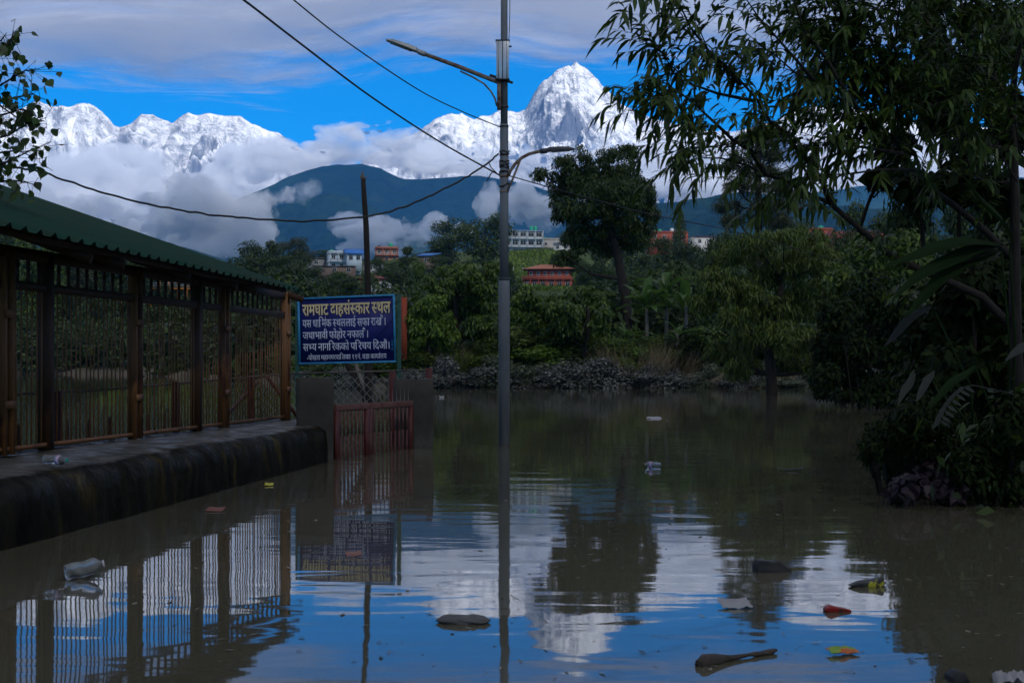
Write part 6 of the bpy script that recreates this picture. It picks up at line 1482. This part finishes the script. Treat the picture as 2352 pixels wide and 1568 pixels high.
angular('wood_chunk', 1770, 1310, [(-40, 6), (-40, -10), (-34, -28), (-12, -26), (2, -22), (14, -26), (28, -14), (42, -6), (43, 6)], .16, M_BLK, 'black broken chunk of wood jutting from the water', 'wood', .15)
angular('stone', 2198, 1562, [(-22, 10), (-20, -14), (-8, -28), (6, -26), (26, 4), (28, 10)], .12, M_BLK, 'small black stone at the bottom edge of the water on the right', 'stone', .1)
def packet(u, v, wpx, hpx, mat, label, seed, rz=0, lift=.02, name='snack_packet', puff=.03, curl=.3, nx=16, ny=8, cat='packet'):
    """crumpled foil packet: two creased skins joined at the rim"""
    b = wpt(u, v); L = wpx * K / F * b.y; Wd = hpx * K / F * b.y; r = rng(seed)
    X, Y = np.meshgrid(np.linspace(-.5, .5, nx), np.linspace(-.5, .5, ny), indexing='ij')
    p = np.stack([X.ravel() * L, Y.ravel() * Wd, 0 * X.ravel()], 1)
    e = ((1 - (np.abs(X) * 2) ** 4) * (1 - (np.abs(Y) * 2) ** 4)).ravel()
    cr = fbm(p / (L * .14), 4, seed) * puff * .6
    base = curl * L * (X.ravel() ** 2) + fbm(p / (L * .5), 2, seed + 3) * puff * .8
    top = p.copy(); top[:, 2] = base + e * puff + cr; bot = p.copy(); bot[:, 2] = base - e * puff * .5 + cr - .002
    f = grid_faces(nx, ny); me = mesh_np(name, np.concatenate([top, bot]), [f, f[:, ::-1] + nx * ny], smooth=False)
    o = link(name, me, mat); o.location = (b.x, b.y, lift); o.rotation_euler = (.12, 0, rz); return tag(o, label, cat)
angular('snack_packet', 1990, 1345, [(-48, -4), (-20, -14), (10, -16), (36, -22), (40, -18), (38, 2), (10, 2), (-30, 2)], .07, M_PKB, 'black and yellow snack packet floating on the right', 'packet', .2, 3)
angular('snack_packet', 1922, 1402, [(-32, -2), (-30, -10), (-18, -16), (-6, -12), (14, -8), (32, -4), (30, 4), (-20, 5)], .08, M_PKR, 'crumpled red packet floating below the black and yellow one', 'packet', .1, 4)
packet(1936, 1500, 70, 40, M_PKG, 'green and orange sweet wrapper floating at the bottom right', 5, .25, curl=.06, puff=.014)
packet(1688, 1392, 70, 60, M_FOAM, 'scrap of whitish plastic film floating beside the pine reflection', 6, .1, puff=.012, curl=.12)
packet(618, 1114, 20, 26, M_YEL, 'small yellow wrapper floating beside the ledge', 7, .1, puff=.008, curl=.1)
packet(1502, 960, 34, 30, M_FOAM, 'pale flat piece of foam floating in the middle distance', 8, 0, puff=.02, curl=.05)
packet(812, 1275, 36, 40, M_LEAFR, 'brown-red leaf floating in the reflection of the notice board', 9, .2, puff=.005, curl=.08, name='fallen_leaf', cat='leaf')
packet(495, 1172, 40, 40, M_LEAFR, 'dull red leaf floating near the ledge', 10, .0, puff=.004, curl=.08, name='fallen_leaf', cat='leaf')
a = wpt(1538, 1074); bottle((a.x - .14, a.y, .03), (math.radians(84), 0, math.radians(-95)), .24, .055, 'small dark bottle floating beyond the lamp post', M_CAPW, True)
packet(2320, 1566, 70, 50, M_FOAM, 'edge of a white woven sack in the bottom right corner', 11, -.1, puff=.03, curl=.05, name='woven_sack', cat='sack')
packet(1815, 1080, 60, 14, M_LOG, 'thin twig floating far out on the right', 12, .05, puff=.01, name='floating_twig', cat='twig')
packet(1014, 912, 12, 14, M_FOAM, 'tiny white scrap floating beyond the right gate pillar', 13, 0, puff=.04)

def scum():
    """bits of leaf, foam and bubbles drifting on the flood"""
    r = rng(3); n = 420; v = 870 + 690 * r.random(n) ** .8; u = r.uniform(300, 2350, n)
    d = CAMZ * F / (v * K - HZ); x = (u * K - 512) / F * d
    k = (lake_dist(x, d) < -.3) & (x > -3.4 + .0 * d); x, d = x[k], d[k]; n = len(x); a = r.uniform(0, 6.28, n)
    p = np.stack([x, d, 0 * x + .004], 1); t = np.stack([np.cos(a), np.sin(a), r.uniform(-.03, .08, n)], 1); L = r.uniform(.012, .05, n) * (1 + d / 30)
    V, f = leaf_geo(p, t, np.tile([[0, 0, 1.0]], (n, 1)), L, L * r.uniform(.2, .7, n), RIB_OVAL, -.1)
    return tag(link('floating_debris', mesh_np('floating_debris', V, [f]), mat_leaf('drifting_bits', (.03, .024, .012), (.20, .19, .15), .7, .1)), 'tiny drifting bits of leaf and foam on the water', 'debris', kind='stuff')
scum()
